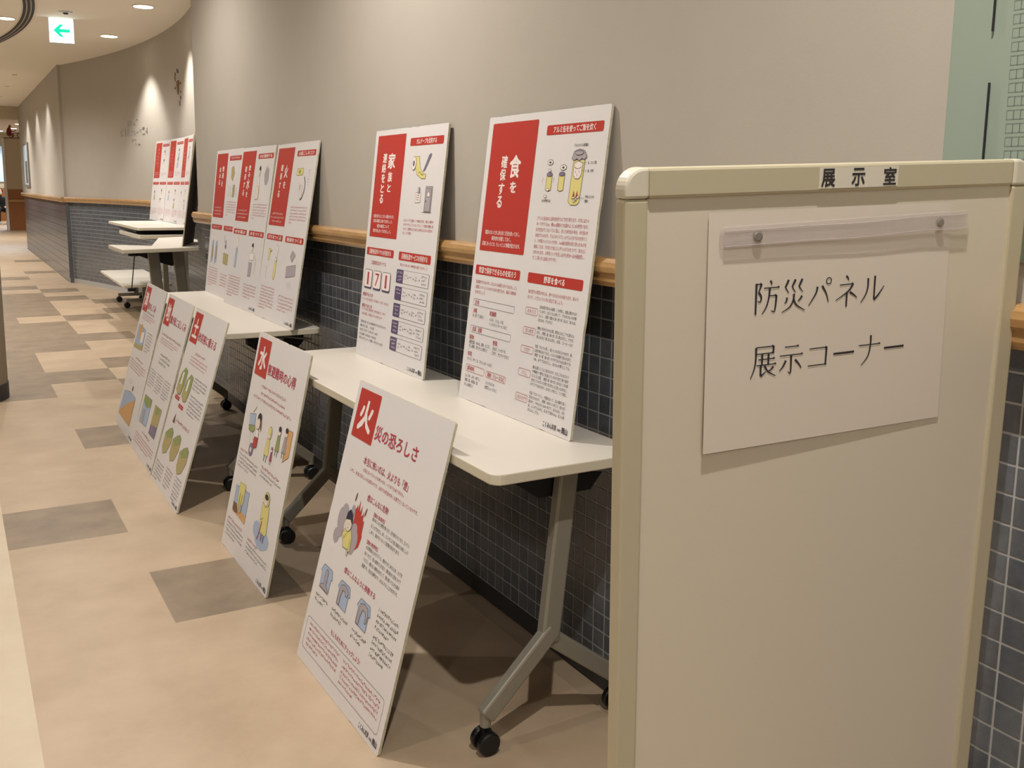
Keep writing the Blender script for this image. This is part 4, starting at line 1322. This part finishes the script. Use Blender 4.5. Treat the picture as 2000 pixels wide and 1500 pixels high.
def pic_fire(b, il):
    b.opoly(il, [(0.585, 0.146), (0.735, 0.142), (0.735, 0.178), (0.590, 0.182)], 'yellow', 1)
    b.ell(il, 0.655, 0.162, 0.022, 0.011, 'green', 3)
    b.stroke(il, [(0.780, 0.190), (0.815, 0.225), (0.810, 0.270), (0.775, 0.305), (0.745, 0.313)], 0.006, 'ink_dark', 2)
    b.stroke(il, [(0.68, 0.22), (0.70, 0.26), (0.72, 0.24), (0.74, 0.29)], 0.0014, 'outline', 2)
    for k in range(6):
        b.stroke(il, [(0.86 + 0.01 * k % 0.03, 0.16 + 0.015 * k), (0.89, 0.152 + 0.016 * k)], 0.0016, 'outline', 2)
    b.opoly(il, [(0.70, 0.235), (0.755, 0.235), (0.765, 0.290), (0.745, 0.312), (0.710, 0.295)], 'print_white', 1)
    b.opoly(il, [(0.340, 0.655), (0.395, 0.655), (0.395, 0.760), (0.365, 0.770), (0.340, 0.760)], 'yellow', 1)
    b.oell(il, 0.367, 0.655, 0.025, 0.008, 'print_white', 3)
    b.opoly(il, [(0.345, 0.575), (0.395, 0.575), (0.390, 0.640), (0.350, 0.640)], 'print_white', 1, 0.0008)
    b.opoly(il, [(0.150, 0.600), (0.200, 0.600), (0.190, 0.665), (0.155, 0.665)], 'yellow', 1)
    b.stroke(il, [(0.20, 0.62), (0.24, 0.605)], 0.004, 'brown', 2)
    b.stroke(il, [(0.13, 0.70), (0.16, 0.72), (0.15, 0.75), (0.18, 0.78)], 0.0014, 'outline', 2)
    b.opoly(il, [(0.755, 0.588), (0.835, 0.612), (0.765, 0.650), (0.710, 0.622)], 'grey_smoke', 1)
    b.opoly(il, [(0.655, 0.680), (0.870, 0.660), (0.880, 0.720), (0.665, 0.740)], 'grey_smoke', 1)
    for k in range(4):
        b.stroke(il, [(0.72 + 0.03 * k, 0.755 + 0.01 * (k % 2)), (0.72 + 0.03 * k, 0.785 + 0.01 * (k % 2))], 0.0014, 'outline', 2)
def pic_water(b, il):
    b.ell(il, 0.635, 0.140, 0.024, 0.020, 'ink_dark', 1)
    b.oell(il, 0.630, 0.160, 0.020, 0.016, 'skin_print', 2)
    b.opoly(il, [(0.600, 0.185), (0.650, 0.180), (0.665, 0.290), (0.610, 0.290)], 'print_white', 1)
    b.opoly(il, [(0.575, 0.250), (0.660, 0.240), (0.665, 0.320), (0.580, 0.325)], 'skin_print', 3, 0.0008)
    b.poly(il, [(0.790, 0.215), (0.770, 0.170), (0.790, 0.150), (0.800, 0.120), (0.820, 0.150), (0.840, 0.115), (0.860, 0.150), (0.885, 0.130), (0.900, 0.200), (0.870, 0.235), (0.820, 0.238)], 'grey_smoke', 1)
    b.opoly(il, [(0.190, 0.640), (0.245, 0.640), (0.245, 0.760), (0.190, 0.760)], 'pale_blue', 1)
    b.opoly(il, [(0.195, 0.570), (0.240, 0.570), (0.240, 0.630), (0.195, 0.630)], 'print_white', 1, 0.0008)
    b.ell(il, 0.700, 0.605, 0.026, 0.016, 'ink_dark', 1)
    b.oell(il, 0.695, 0.625, 0.022, 0.014, 'skin_print', 2)
    b.opoly(il, [(0.640, 0.650), (0.760, 0.650), (0.770, 0.690), (0.640, 0.695)], 'print_white', 1)
    b.opoly(il, [(0.640, 0.710), (0.730, 0.708), (0.730, 0.790), (0.645, 0.795)], 'grey_smoke', 1)
    b.stroke(il, [(0.80, 0.66), (0.83, 0.70), (0.82, 0.77)], 0.0016, 'outline', 2)
def pic_info(b, il):
    b.opoly(il, [(0.640, 0.125), (0.710, 0.115), (0.760, 0.165), (0.700, 0.215), (0.645, 0.190)], 'olive', 1)
    for k in range(5):
        b.stroke(il, [(0.58 + 0.07 * k, 0.24 + 0.01 * (k % 3)), (0.60 + 0.07 * k, 0.285), (0.585 + 0.07 * k, 0.32)], 0.0018, 'outline', 2)
    b.opoly(il, [(0.740, 0.240), (0.800, 0.240), (0.790, 0.320), (0.735, 0.320)], 'olive', 1)
    for k in range(2):
        b.opoly(il, [(0.130 + 0.15 * k, 0.640), (0.190 + 0.15 * k, 0.625), (0.200 + 0.15 * k, 0.770), (0.120 + 0.15 * k, 0.790)], 'pale_blue', 1)
        b.opoly(il, [(0.150 + 0.15 * k, 0.670), (0.180 + 0.15 * k, 0.660), (0.190 + 0.15 * k, 0.740), (0.140 + 0.15 * k, 0.760)], 'olive', 3)
    b.stroke(il, [(0.60, 0.58), (0.64, 0.63), (0.68, 0.61), (0.66, 0.66)], 0.003, 'outline', 2)
    b.oell(il, 0.665, 0.655, 0.026, 0.014, 'violet_grey', 1)
    b.opoly(il, [(0.610, 0.700), (0.790, 0.705), (0.780, 0.775), (0.615, 0.770)], 'olive', 1)
small_upper('board titled with the fire character, nearest of three on the second table', 1.280, 4.736, 0.002, 0.169,
            [('火', 0.315, 0.125, 0.194, 0.042), ('を', 0.312, 0.214, 0.252, 0.026)], [('確', 0.200, 0.118, 0.156, 0.027), ('保', 0.198, 0.166, 0.203, 0.026), ('す', 0.198, 0.218, 0.254, 0.024), ('る', 0.198, 0.268, 0.304, 0.024)], 31,
            ('火起こしのコツ', '灯りをつくる', '熱源をつくる'), pic_fire)
small_upper('board with a grey flame drawing, middle of three on the second table', 1.279, 5.354, 0.009, 0.157,
            [('飲', 0.318, 0.112, 0.146, 0.030), ('み', 0.318, 0.156, 0.188, 0.026), ('水', 0.315, 0.198, 0.262, 0.044), ('を', 0.312, 0.278, 0.312, 0.024)], [('確', 0.200, 0.118, 0.156, 0.027), ('保', 0.198, 0.166, 0.203, 0.026), ('す', 0.198, 0.218, 0.254, 0.024), ('る', 0.198, 0.268, 0.304, 0.024)], 32,
            ('水を確保する', '水を運ぶ', '水をつくる'), pic_water)
small_upper('board with a yellow sheet drawing, farthest of three on the second table', 1.318, 5.972, -0.004, 0.122,
            [('情', 0.318, 0.112, 0.150, 0.032), ('報', 0.318, 0.158, 0.196, 0.032), ('を', 0.314, 0.214, 0.250, 0.024)], [('集', 0.205, 0.118, 0.152, 0.026), ('め', 0.203, 0.162, 0.196, 0.024), ('る', 0.203, 0.206, 0.240, 0.024)], 33,
            ('', '', ''), pic_info)

# --- three distant boards in the recess and one turned away
def far_board(label, x, y, ang, lean, seed, z=0.9905):
    b = Board(label, UPW, UPL, x, y, z, ang, lean, 'boards leaning on the curved wall', seed)
    b.head([], [], sub=[('', 0.10, 0.38, 0.398), ('', 0.08, 0.40, 0.420), ('', 0.12, 0.37, 0.442)])
    tb = b.part('title_strokes', stuff=True)
    r = b.rng
    for k in range(6):
        v = 0.10 + 0.04 * k
        b.greek(tb, 0.26, v, 0.335, v + 0.032, 'print_white', 2)
        if k > 2:
            b.greek(tb, 0.16, v - 0.04, 0.225, v - 0.012, 'print_white', 2)
    for u0, v0, u1, v1 in ((0.535, 0.046, 0.962, 0.077), (0.048, 0.516, 0.462, 0.549), (0.535, 0.516, 0.965, 0.549)):
        b.bar(u0, v0, u1, v1, '')
    rt_ = b.part('body_text', stuff=True)
    b.greek(rt_, 0.548, 0.400, 0.945, 0.452, 'text_pink', 1, 0.5, 3)
    b.greek(rt_, 0.070, 0.845, 0.455, 0.935, 'text_pink', 1, 0.5, 5)
    b.greek(rt_, 0.560, 0.845, 0.945, 0.935, 'text_pink', 1, 0.6, 5)
    il = b.part('illustration', stuff=True)
    for (u, v) in ((0.72, 0.16), (0.68, 0.27), (0.22, 0.66), (0.70, 0.64), (0.66, 0.75)):
        c = r.choice(('ink_dark', 'outline', 'brown'))
        b.ell(il, u + r.uniform(-.03, .03), v - 0.02, 0.026, 0.018, c, 2)
        b.oell(il, u, v + 0.005, 0.022, 0.014, 'skin_print', 3)
        b.opoly(il, [(u - 0.03, v + 0.02), (u + 0.03, v + 0.02), (u + 0.04, v + 0.08), (u - 0.04, v + 0.08)], r.choice(('print_white', 'olive', 'pale_blue', 'print_white')), 1)
    b.logo()
    b.done()
far_board('distant small board in the curved recess, leftmost of the three', 1.893, 11.14, 0.05, 0.13, 41)
far_board('distant small board in the curved recess, middle of the three', 1.920, 10.50, 0.02, 0.13, 42)
far_board('distant small board in the curved recess, rightmost of the three', 1.925, 9.86, -0.07, 0.13, 43)

# --- boards on the floor
def ground(label, x, y, ang, lean, c, title, u1, seed):
    b = Board(label, GRW, GRL, x, y, 0.0005, ang, lean, 'boards leaning on the tables', seed)
    b.square(c, title, u1)
    return b
# fire
b = ground('large floor board with a red flame and three blue houses, nearest to the camera', 0.796, 2.595, 0.015, 0.257, '火', '災の恐ろしさ', 0.752, 51)
hb = b.part('subheading_lettering', stuff=True)
for t, u0, u1, vc, h in (('本当に怖いのは、火よりも「煙」', 0.248, 0.736, 0.246, 0.028), ('煙はこんなに危険!', 0.376, 0.608, 0.350, 0.022), ('煙はこんなふうに移動する', 0.312, 0.668, 0.610, 0.020), ('もしものためにチェックしよう!', 0.322, 0.668, 0.822, 0.019)):
    b.line(hb, t, u0, u1, vc, h, 'text_red', 1, 0.012)
rt_ = b.part('body_text', stuff=True)
b.line(rt_, '火災においてもっとも怖いのは、いうまでもありません。', 0.265, 0.716, 0.276, 0.0125, 'text_red', 1, 0.004)
b.line(rt_, 'しかし、本当に恐ろしいのは煙なのです。火災での死者の多くは煙で亡くなっているのです。', 0.123, 0.868, 0.300, 0.0130, 'text_red', 1, 0.004)
b.line(rt_, '【煙の有毒性】', 0.478, 0.596, 0.386, 0.0135, 'text_red', 1, 0.012)
b.line(rt_, '【煙の視界性】', 0.472, 0.590, 0.477, 0.0135, 'text_red', 1, 0.012)
bt_ = b.part('small_text', stuff=True)
for t, u1, vc in (('煙の中にいると視界が悪くなり、目や鼻がいたくなり、立ってい', 0.862, 0.402), ('ることもできません。また、パニックにより急に有毒ガスを吸いこんで', 0.864, 0.423), ('しまい、動けなくなって危険が高まります。', 0.792, 0.442), ('火災現場は上から下へと、煙がたちこめるため、ひざを', 0.860, 0.494), ('床につけて、低い姿勢でにげます。煙の動きに気をつけて', 0.860, 0.514), ('ください。煙のない場所をめざして、落ち着いてにげる事が', 0.860, 0.534), ('重要です。安全な場所まで、ひなんすることが大切です。', 0.858, 0.554)):
    b.line(bt_, t, 0.474, u1, vc, 0.0125, 'text_black', 1, 0.006)
for u0, u1, v0, rows in ((0.060, 0.236, 0.752, 2), (0.272, 0.470, 0.750, 2), (0.520, 0.694, 0.750, 2), (0.726, 0.940, 0.626, 4), (0.730, 0.942, 0.710, 4)):
    b.greek(bt_, u0, v0, u1, v0 + 0.019 * rows, 'text_black', 1, 0.7, rows)
b.greek(rt_, 0.075, 0.858, 0.465, 0.945, 'text_red', 1, 0.45, 5)
b.greek(rt_, 0.508, 0.858, 0.935, 0.945, 'text_red', 1, 0.40, 5)
fr = b.part('outline_boxes', stuff=True)
b.frame(fr, 0.034, 0.844, 0.958, 0.954, 'text_grey', 1, 0.0010, 0.012)
il = b.part('illustration', stuff=True)
b.poly(il, [(0.290, 0.455), (0.283, 0.410), (0.300, 0.392), (0.307, 0.412), (0.316, 0.372), (0.330, 0.410), (0.340, 0.404), (0.347, 0.383), (0.355, 0.420), (0.370, 0.412), (0.376, 0.398), (0.382, 0.430), (0.396, 0.428), (0.400, 0.470), (0.408, 0.480), (0.395, 0.515), (0.365, 0.532), (0.320, 0.520)], 'red', 1)
for q in ((0.262, 0.372), (0.395, 0.398)):
    b.ell(il, q[0], q[1], 0.006, 0.016, 'brown', 2, rot=-0.2)
for q in ((0.152, 0.470, 0.040, 0.040), (0.180, 0.440, 0.036, 0.028), (0.165, 0.505, 0.035, 0.026), (0.135, 0.532, 0.034, 0.026), (0.318, 0.478, 0.034, 0.026), (0.335, 0.505, 0.040, 0.034), (0.322, 0.532, 0.034, 0.024), (0.262, 0.422, 0.022, 0.022)):
    b.ell(il, *q, 'grey_smoke', 2)
b.opoly(il, [(0.225, 0.487), (0.285, 0.480), (0.312, 0.505), (0.320, 0.548), (0.300, 0.556), (0.290, 0.548), (0.235, 0.550), (0.225, 0.530), (0.205, 0.525), (0.200, 0.508)], 'yellow', 3)
b.oell(il, 0.248, 0.467, 0.036, 0.026, 'skin_print', 5)
b.poly(il, [(0.210, 0.460), (0.214, 0.435), (0.240, 0.420), (0.268, 0.428), (0.286, 0.452), (0.286, 0.465), (0.262, 0.452), (0.236, 0.456)], 'navy', 7)
for q in ((0.240, 0.470), (0.258, 0.468)):
    b.stroke(il, [q, (q[0] + 0.008, q[1] + 0.001)], 0.0010, 'outline', 8)
b.stroke(il, [(0.242, 0.483), (0.250, 0.480), (0.258, 0.483)], 0.0010, 'outline', 8)
b.stroke(il, [(0.215, 0.515), (0.232, 0.520), (0.240, 0.508), (0.250, 0.502)], 0.0011, 'outline', 6)
b.stroke(il, [(0.300, 0.510), (0.302, 0.535), (0.296, 0.548)], 0.0011, 'outline', 6)
b.opoly(il, [(0.286, 0.548), (0.300, 0.548), (0.304, 0.566), (0.290, 0.566)], 'skin_print', 5)
for u0, kind in ((0.062, 0), (0.286, 1), (0.520, 2)):
    H_ = [(0.026, 0.647), (0.000, 0.672), (0.016, 0.678), (0.018, 0.728), (0.132, 0.731), (0.132, 0.680), (0.148, 0.678), (0.128, 0.648)]
    b.opoly(il, [(u0 + x, v) for x, v in H_], 'pale_blue', 1)
    if kind == 0:
        s_ = [(0.026, 0.726), (0.030, 0.716), (0.062, 0.708), (0.058, 0.690), (0.060, 0.664), (0.075, 0.655), (0.092, 0.662), (0.094, 0.690), (0.090, 0.708), (0.122, 0.718), (0.124, 0.728)]
    elif kind == 1:
        s_ = [(0.022, 0.726), (0.026, 0.690), (0.034, 0.662), (0.070, 0.654), (0.112, 0.658), (0.126, 0.672), (0.116, 0.684), (0.098, 0.684), (0.088, 0.672), (0.060, 0.674), (0.050, 0.700), (0.050, 0.727)]
    else:
        s_ = [(0.022, 0.726), (0.026, 0.690), (0.034, 0.662), (0.072, 0.654), (0.114, 0.660), (0.126, 0.680), (0.122, 0.705), (0.104, 0.708), (0.108, 0.690), (0.098, 0.676), (0.066, 0.674), (0.052, 0.700), (0.050, 0.727)]
    b.opoly(il, [(u0 + x, v) for x, v in s_], 'grey_smoke', 3, 0.0011)
b.logo()
b.done()
# flood
b = ground('floor board with four evacuation scenes, one a wheelbarrow figure, second from the camera', 0.824, 3.616, 0.004, 0.212, '水', '害避難時の心得', 0.838, 52)
rt_ = b.part('body_text', stuff=True)
for u0, u1, v in ((0.240, 0.728, 0.226), (0.250, 0.732, 0.257), (0.112, 0.880, 0.285)):
    b.greek(rt_, u0, v - 0.007, u1, v + 0.007, 'text_red', 1)
for u0, u1, v in ((0.045, 0.228, 0.545), (0.515, 0.862, 0.545), (0.045, 0.388, 0.866), (0.505, 0.710, 0.866)):
    b.greek(rt_, u0, v - 0.007, u1, v + 0.007, 'red_dark', 1)
bt_ = b.part('small_text', stuff=True)
for u0, u1, v0, rows in ((0.040, 0.452, 0.560, 4), (0.512, 0.915, 0.560, 2), (0.042, 0.418, 0.880, 4), (0.500, 0.932, 0.880, 3)):
    b.greek(bt_, u0, v0, u1, v0 + 0.0175 * rows, 'text_grey', 1, 0.6, rows)
il = b.part('illustration', stuff=True)
b.opoly(il, [(0.115, 0.370), (0.235, 0.355), (0.245, 0.410), (0.140, 0.425)], 'pale_blue', 1)
b.opoly(il, [(0.130, 0.420), (0.255, 0.405), (0.262, 0.425), (0.225, 0.440), (0.145, 0.440)], 'green', 3)
b.stroke(il, [(0.175, 0.355), (0.210, 0.335), (0.225, 0.322)], 0.004, 'green', 2)
b.ell(il, 0.325, 0.365, 0.042, 0.026, 'ink_dark', 3)
b.poly(il, [(0.340, 0.370), (0.375, 0.375), (0.385, 0.415), (0.362, 0.405)], 'brown', 3)
b.oell(il, 0.318, 0.388, 0.030, 0.024, 'skin_print', 4)
b.opoly(il, [(0.290, 0.412), (0.345, 0.415), (0.355, 0.450), (0.290, 0.450)], 'print_white', 3)
b.opoly(il, [(0.285, 0.450), (0.355, 0.446), (0.355, 0.490), (0.300, 0.500), (0.278, 0.486)], 'red', 5)
b.stroke(il, [(0.180, 0.440), (0.205, 0.480), (0.230, 0.500)], 0.0014, 'outline', 2)
b.stroke(il, [(0.240, 0.430), (0.260, 0.470), (0.285, 0.450)], 0.0014, 'outline', 2)
b.oell(il, 0.255, 0.515, 0.042, 0.028, 'violet_grey', 2)
b.ell(il, 0.255, 0.515, 0.018, 0.012, 'skin_print', 5)
def walker(u, v, sc, coat, hair='ink_dark'):
    b.opoly(il, [(u - 0.030 * sc, v + 0.040 * sc), (u + 0.022 * sc, v + 0.036 * sc), (u + 0.040 * sc, v + 0.115 * sc), (u - 0.046 * sc, v + 0.118 * sc)], coat, 1)
    b.oell(il, u, v + 0.020 * sc, 0.026 * sc, 0.019 * sc, 'skin_print', 3)
    b.ell(il, u, v + 0.006 * sc, 0.028 * sc, 0.014 * sc, hair, 5)
    for dx in (-0.026, 0.016):
        b.stroke(il, [(u + dx * sc, v + 0.116 * sc), (u + (dx - 0.004) * sc, v + 0.145 * sc)], 0.005 * sc, 'outline', 2)
b.oell(il, 0.560, 0.392, 0.036, 0.028, 'yellow', 1)
walker(0.556, 0.380, 0.95, 'yellow', 'yellow')
walker(0.650, 0.440, 0.50, 'magenta', 'magenta')
walker(0.730, 0.342, 0.85, 'green')
b.opoly(il, [(0.855, 0.330), (0.945, 0.325), (0.945, 0.430), (0.855, 0.465)], 'orange', 1)
walker(0.848, 0.330, 0.85, 'grey_smoke')
b.opoly(il, [(0.105, 0.705), (0.390, 0.690), (0.395, 0.800), (0.110, 0.790)], 'pale_blue', 1)
b.poly(il, [(0.108, 0.786), (0.395, 0.796), (0.397, 0.830), (0.230, 0.824), (0.108, 0.822)], 'orange', 2)
b.poly(il, [(0.108, 0.780), (0.180, 0.780), (0.230, 0.815), (0.150, 0.822), (0.108, 0.815)], 'brown', 3)
b.opoly(il, [(0.175, 0.680), (0.300, 0.672), (0.305, 0.745), (0.270, 0.800), (0.205, 0.795), (0.185, 0.745)], 'yellow', 4, 0.0008)
b.poly(il, [(0.210, 0.720), (0.225, 0.720), (0.235, 0.800), (0.215, 0.800)], 'olive', 6)
b.poly(il, [(0.262, 0.720), (0.276, 0.720), (0.268, 0.800), (0.250, 0.800)], 'olive', 6)
b.poly(il, [(0.240, 0.770), (0.285, 0.765), (0.290, 0.795), (0.245, 0.812)], 'grey_smoke', 6)
for q in ((0.640, 0.795, 0.075, 0.036), (0.730, 0.820, 0.110, 0.040), (0.790, 0.810, 0.090, 0.036)):
    b.ell(il, *q, 'pale_blue', 1)
b.opoly(il, [(0.660, 0.672), (0.790, 0.668), (0.815, 0.775), (0.790, 0.795), (0.690, 0.792), (0.665, 0.740)], 'yellow', 2)
b.oell(il, 0.722, 0.650, 0.052, 0.030, 'yellow', 2)
b.oell(il, 0.718, 0.655, 0.034, 0.022, 'skin_print', 4)
b.ell(il, 0.720, 0.640, 0.034, 0.012, 'ink_dark', 6)
b.stroke(il, [(0.670, 0.745), (0.705, 0.735), (0.720, 0.725)], 0.0016, 'outline', 5)
b.stroke(il, [(0.705, 0.745), (0.695, 0.790), (0.670, 0.830)], 0.006, 'magenta', 5)
for dx in (0.735, 0.775):
    b.stroke(il, [(dx, 0.790), (dx + 0.004, 0.822)], 0.010, 'violet_grey', 5)
b.logo()
b.done()
# landslide
b = ground('floor board with five small hillside drawings, third from the camera', 0.739, 4.618, -0.003, 0.294, '土', '砂災害に備える', 0.855, 53)
rt_ = b.part('body_text', stuff=True)
b.greek(rt_, 0.345, 0.226, 0.662, 0.242, 'red_dark', 1)
b.greek(rt_, 0.238, 0.256, 0.790, 0.310, 'text_pink', 1, 0.9, 3)
b.greek(rt_, 0.300, 0.604, 0.775, 0.624, 'red_dark', 1)
bt_ = b.part('small_text', stuff=True)
for u0, u1, v0, rows in ((0.520, 0.930, 0.345, 4), (0.530, 0.950, 0.440, 6), (0.045, 0.330, 0.880, 6), (0.405, 0.640, 0.860, 6), (0.720, 0.930, 0.850, 7)):
    b.greek(bt_, u0, v0, u1, v0 + 0.0185 * rows, 'text_grey', 1, 0.6, rows)
il = b.part('illustration', stuff=True)
for u, v in ((0.075, 0.345), (0.290, 0.358)):
    b.opoly(il, [(u + 0.02, v + 0.03), (u + 0.11, v - 0.012), (u + 0.20, v), (u + 0.195, v + 0.075), (u + 0.15, v + 0.14), (u + 0.06, v + 0.148), (u - 0.02, v + 0.125), (u - 0.005, v + 0.07)], 'green', 1)
    b.poly(il, [(u + 0.01, v + 0.085), (u + 0.16, v + 0.075), (u + 0.14, v + 0.135), (u + 0.06, v + 0.143), (u - 0.012, v + 0.122)], 'olive', 3)
    b.poly(il, [(u + 0.07, v + 0.02), (u + 0.12, v + 0.015), (u + 0.115, v + 0.08), (u + 0.06, v + 0.09)], 'print_white', 4)
for u0, v0 in ((0.080, 0.498), (0.258, 0.527)):
    b.rect(il, u0, v0, u0 + 0.155, v0 + 0.022, 'red', 1, 0.004)
    b.greek(il, u0 + 0.04, v0 + 0.006, u0 + 0.125, v0 + 0.016, 'print_white', 2)
b.poly(il, [(0.205, 0.640), (0.250, 0.585), (0.285, 0.640)], 'brown', 1)
for u, v in ((0.140, 0.672), (0.415, 0.668), (0.705, 0.686)):
    b.opoly(il, [(u - 0.05, v + 0.05), (u + 0.04, v + 0.015), (u + 0.13, v - 0.005), (u + 0.19, v + 0.01), (u + 0.20, v + 0.07), (u + 0.13, v + 0.135), (u + 0.02, v + 0.158), (u - 0.04, v + 0.125)], 'olive', 1)
    b.poly(il, [(u - 0.04, v + 0.048), (u + 0.04, v + 0.02), (u + 0.13, v), (u + 0.185, v + 0.014), (u + 0.17, v + 0.04), (u + 0.04, v + 0.065)], 'green', 3)
    b.ell(il, u + 0.05, v + 0.085, 0.016, 0.010, 'orange', 4)
b.logo()
b.done()
# earthquake
b = ground('floor board with two picture blocks in its lower half, fourth from the camera', 0.746, 5.252, -0.004, 0.283, '地', '震が起こるしくみ', 0.925, 54)
rt_ = b.part('body_text', stuff=True)
b.greek(rt_, 0.105, 0.240, 0.900, 0.258, 'red_dark', 1)
b.greek(rt_, 0.115, 0.270, 0.830, 0.312, 'text_pink', 1, 0.8, 3)
b.greek(rt_, 0.320, 0.848, 0.668, 0.866, 'red_dark', 1)
b.greek(rt_, 0.070, 0.884, 0.920, 0.955, 'text_pink', 1, 0.8, 4)
bt_ = b.part('small_text', stuff=True)
b.greek(bt_, 0.262, 0.360, 0.700, 0.436, 'text_grey', 1, 0.7, 3)
for k in range(3):
    b.greek(bt_, 0.030 + 0.31 * k, 0.480, 0.300 + 0.31 * k, 0.600, 'text_grey', 1, 0.7, 7)
il = b.part('illustration', stuff=True)
b.opoly(il, [(0.085, 0.650), (0.400, 0.646), (0.420, 0.810), (0.090, 0.824)], 'pale_blue', 1)
b.poly(il, [(0.090, 0.652), (0.398, 0.648), (0.402, 0.690), (0.250, 0.715), (0.090, 0.690)], 'green', 3)
b.poly(il, [(0.140, 0.735), (0.250, 0.725), (0.260, 0.810), (0.160, 0.815)], 'grey_smoke', 3)
b.opoly(il, [(0.565, 0.650), (0.835, 0.646), (0.815, 0.822), (0.568, 0.824)], 'olive', 1)
b.poly(il, [(0.568, 0.770), (0.822, 0.752), (0.815, 0.820), (0.570, 0.822)], 'violet_grey', 3)
b.poly(il, [(0.600, 0.655), (0.760, 0.650), (0.780, 0.680), (0.660, 0.700)], 'green', 3)
b.stroke(il, [(0.66, 0.70), (0.68, 0.74), (0.65, 0.77), (0.69, 0.80)], 0.004, 'orange', 4)
b.logo()
b.done()
# tsunami
b = ground('floor board with a blue and orange wave drawing at its foot, farthest on the floor', 0.758, 5.866, -0.010, 0.262, '津', '波のしくみ', 0.70, 55)
rt_ = b.part('body_text', stuff=True)
b.greek(rt_, 0.310, 0.178, 0.720, 0.196, 'text_grey', 1)
b.greek(rt_, 0.140, 0.204, 0.760, 0.250, 'text_pink', 1, 0.8, 3)
b.greek(rt_, 0.290, 0.500, 0.700, 0.516, 'red_dark', 1)
b.greek(rt_, 0.050, 0.530, 0.870, 0.605, 'text_pink', 1, 0.8, 4)
bt_ = b.part('small_text', stuff=True)
b.greek(bt_, 0.580, 0.300, 0.840, 0.440, 'text_grey', 1, 0.7, 7)
il = b.part('illustration', stuff=True)
b.opoly(il, [(0.080, 0.290), (0.480, 0.300), (0.500, 0.440), (0.060, 0.455)], 'pale_blue', 1, 0.0006)
b.poly(il, [(0.060, 0.420), (0.250, 0.425), (0.500, 0.400), (0.500, 0.440), (0.062, 0.455)], 'olive', 3)
b.ell(il, 0.240, 0.330, 0.080, 0.050, 'orange', 3)
b.poly(il, [(0.300, 0.330), (0.440, 0.320), (0.450, 0.390), (0.310, 0.400)], 'print_white', 3)
b.opoly(il, [(0.120, 0.760), (0.420, 0.730), (0.730, 0.735), (0.730, 0.925), (0.080, 0.925)], 'pale_blue', 1)
b.poly(il, [(0.085, 0.905), (0.350, 0.830), (0.730, 0.745), (0.730, 0.925), (0.080, 0.925)], 'orange', 3)
b.ell(il, 0.500, 0.700, 0.030, 0.018, 'brown', 1)
b.stroke(il, [(0.22, 0.70), (0.28, 0.66), (0.34, 0.69), (0.40, 0.65)], 0.0016, 'outline', 2)
b.logo()
b.done()

# board leaning on the start of the curved wall, seen from behind
b = Board('board turned away so that only its dark back and white edge show', UPW, UPL, 1.597, 7.592, 0.9352, -0.33, 0.150, 'boards leaning on the curved wall', 61)
b.done()
dark_back = b.root
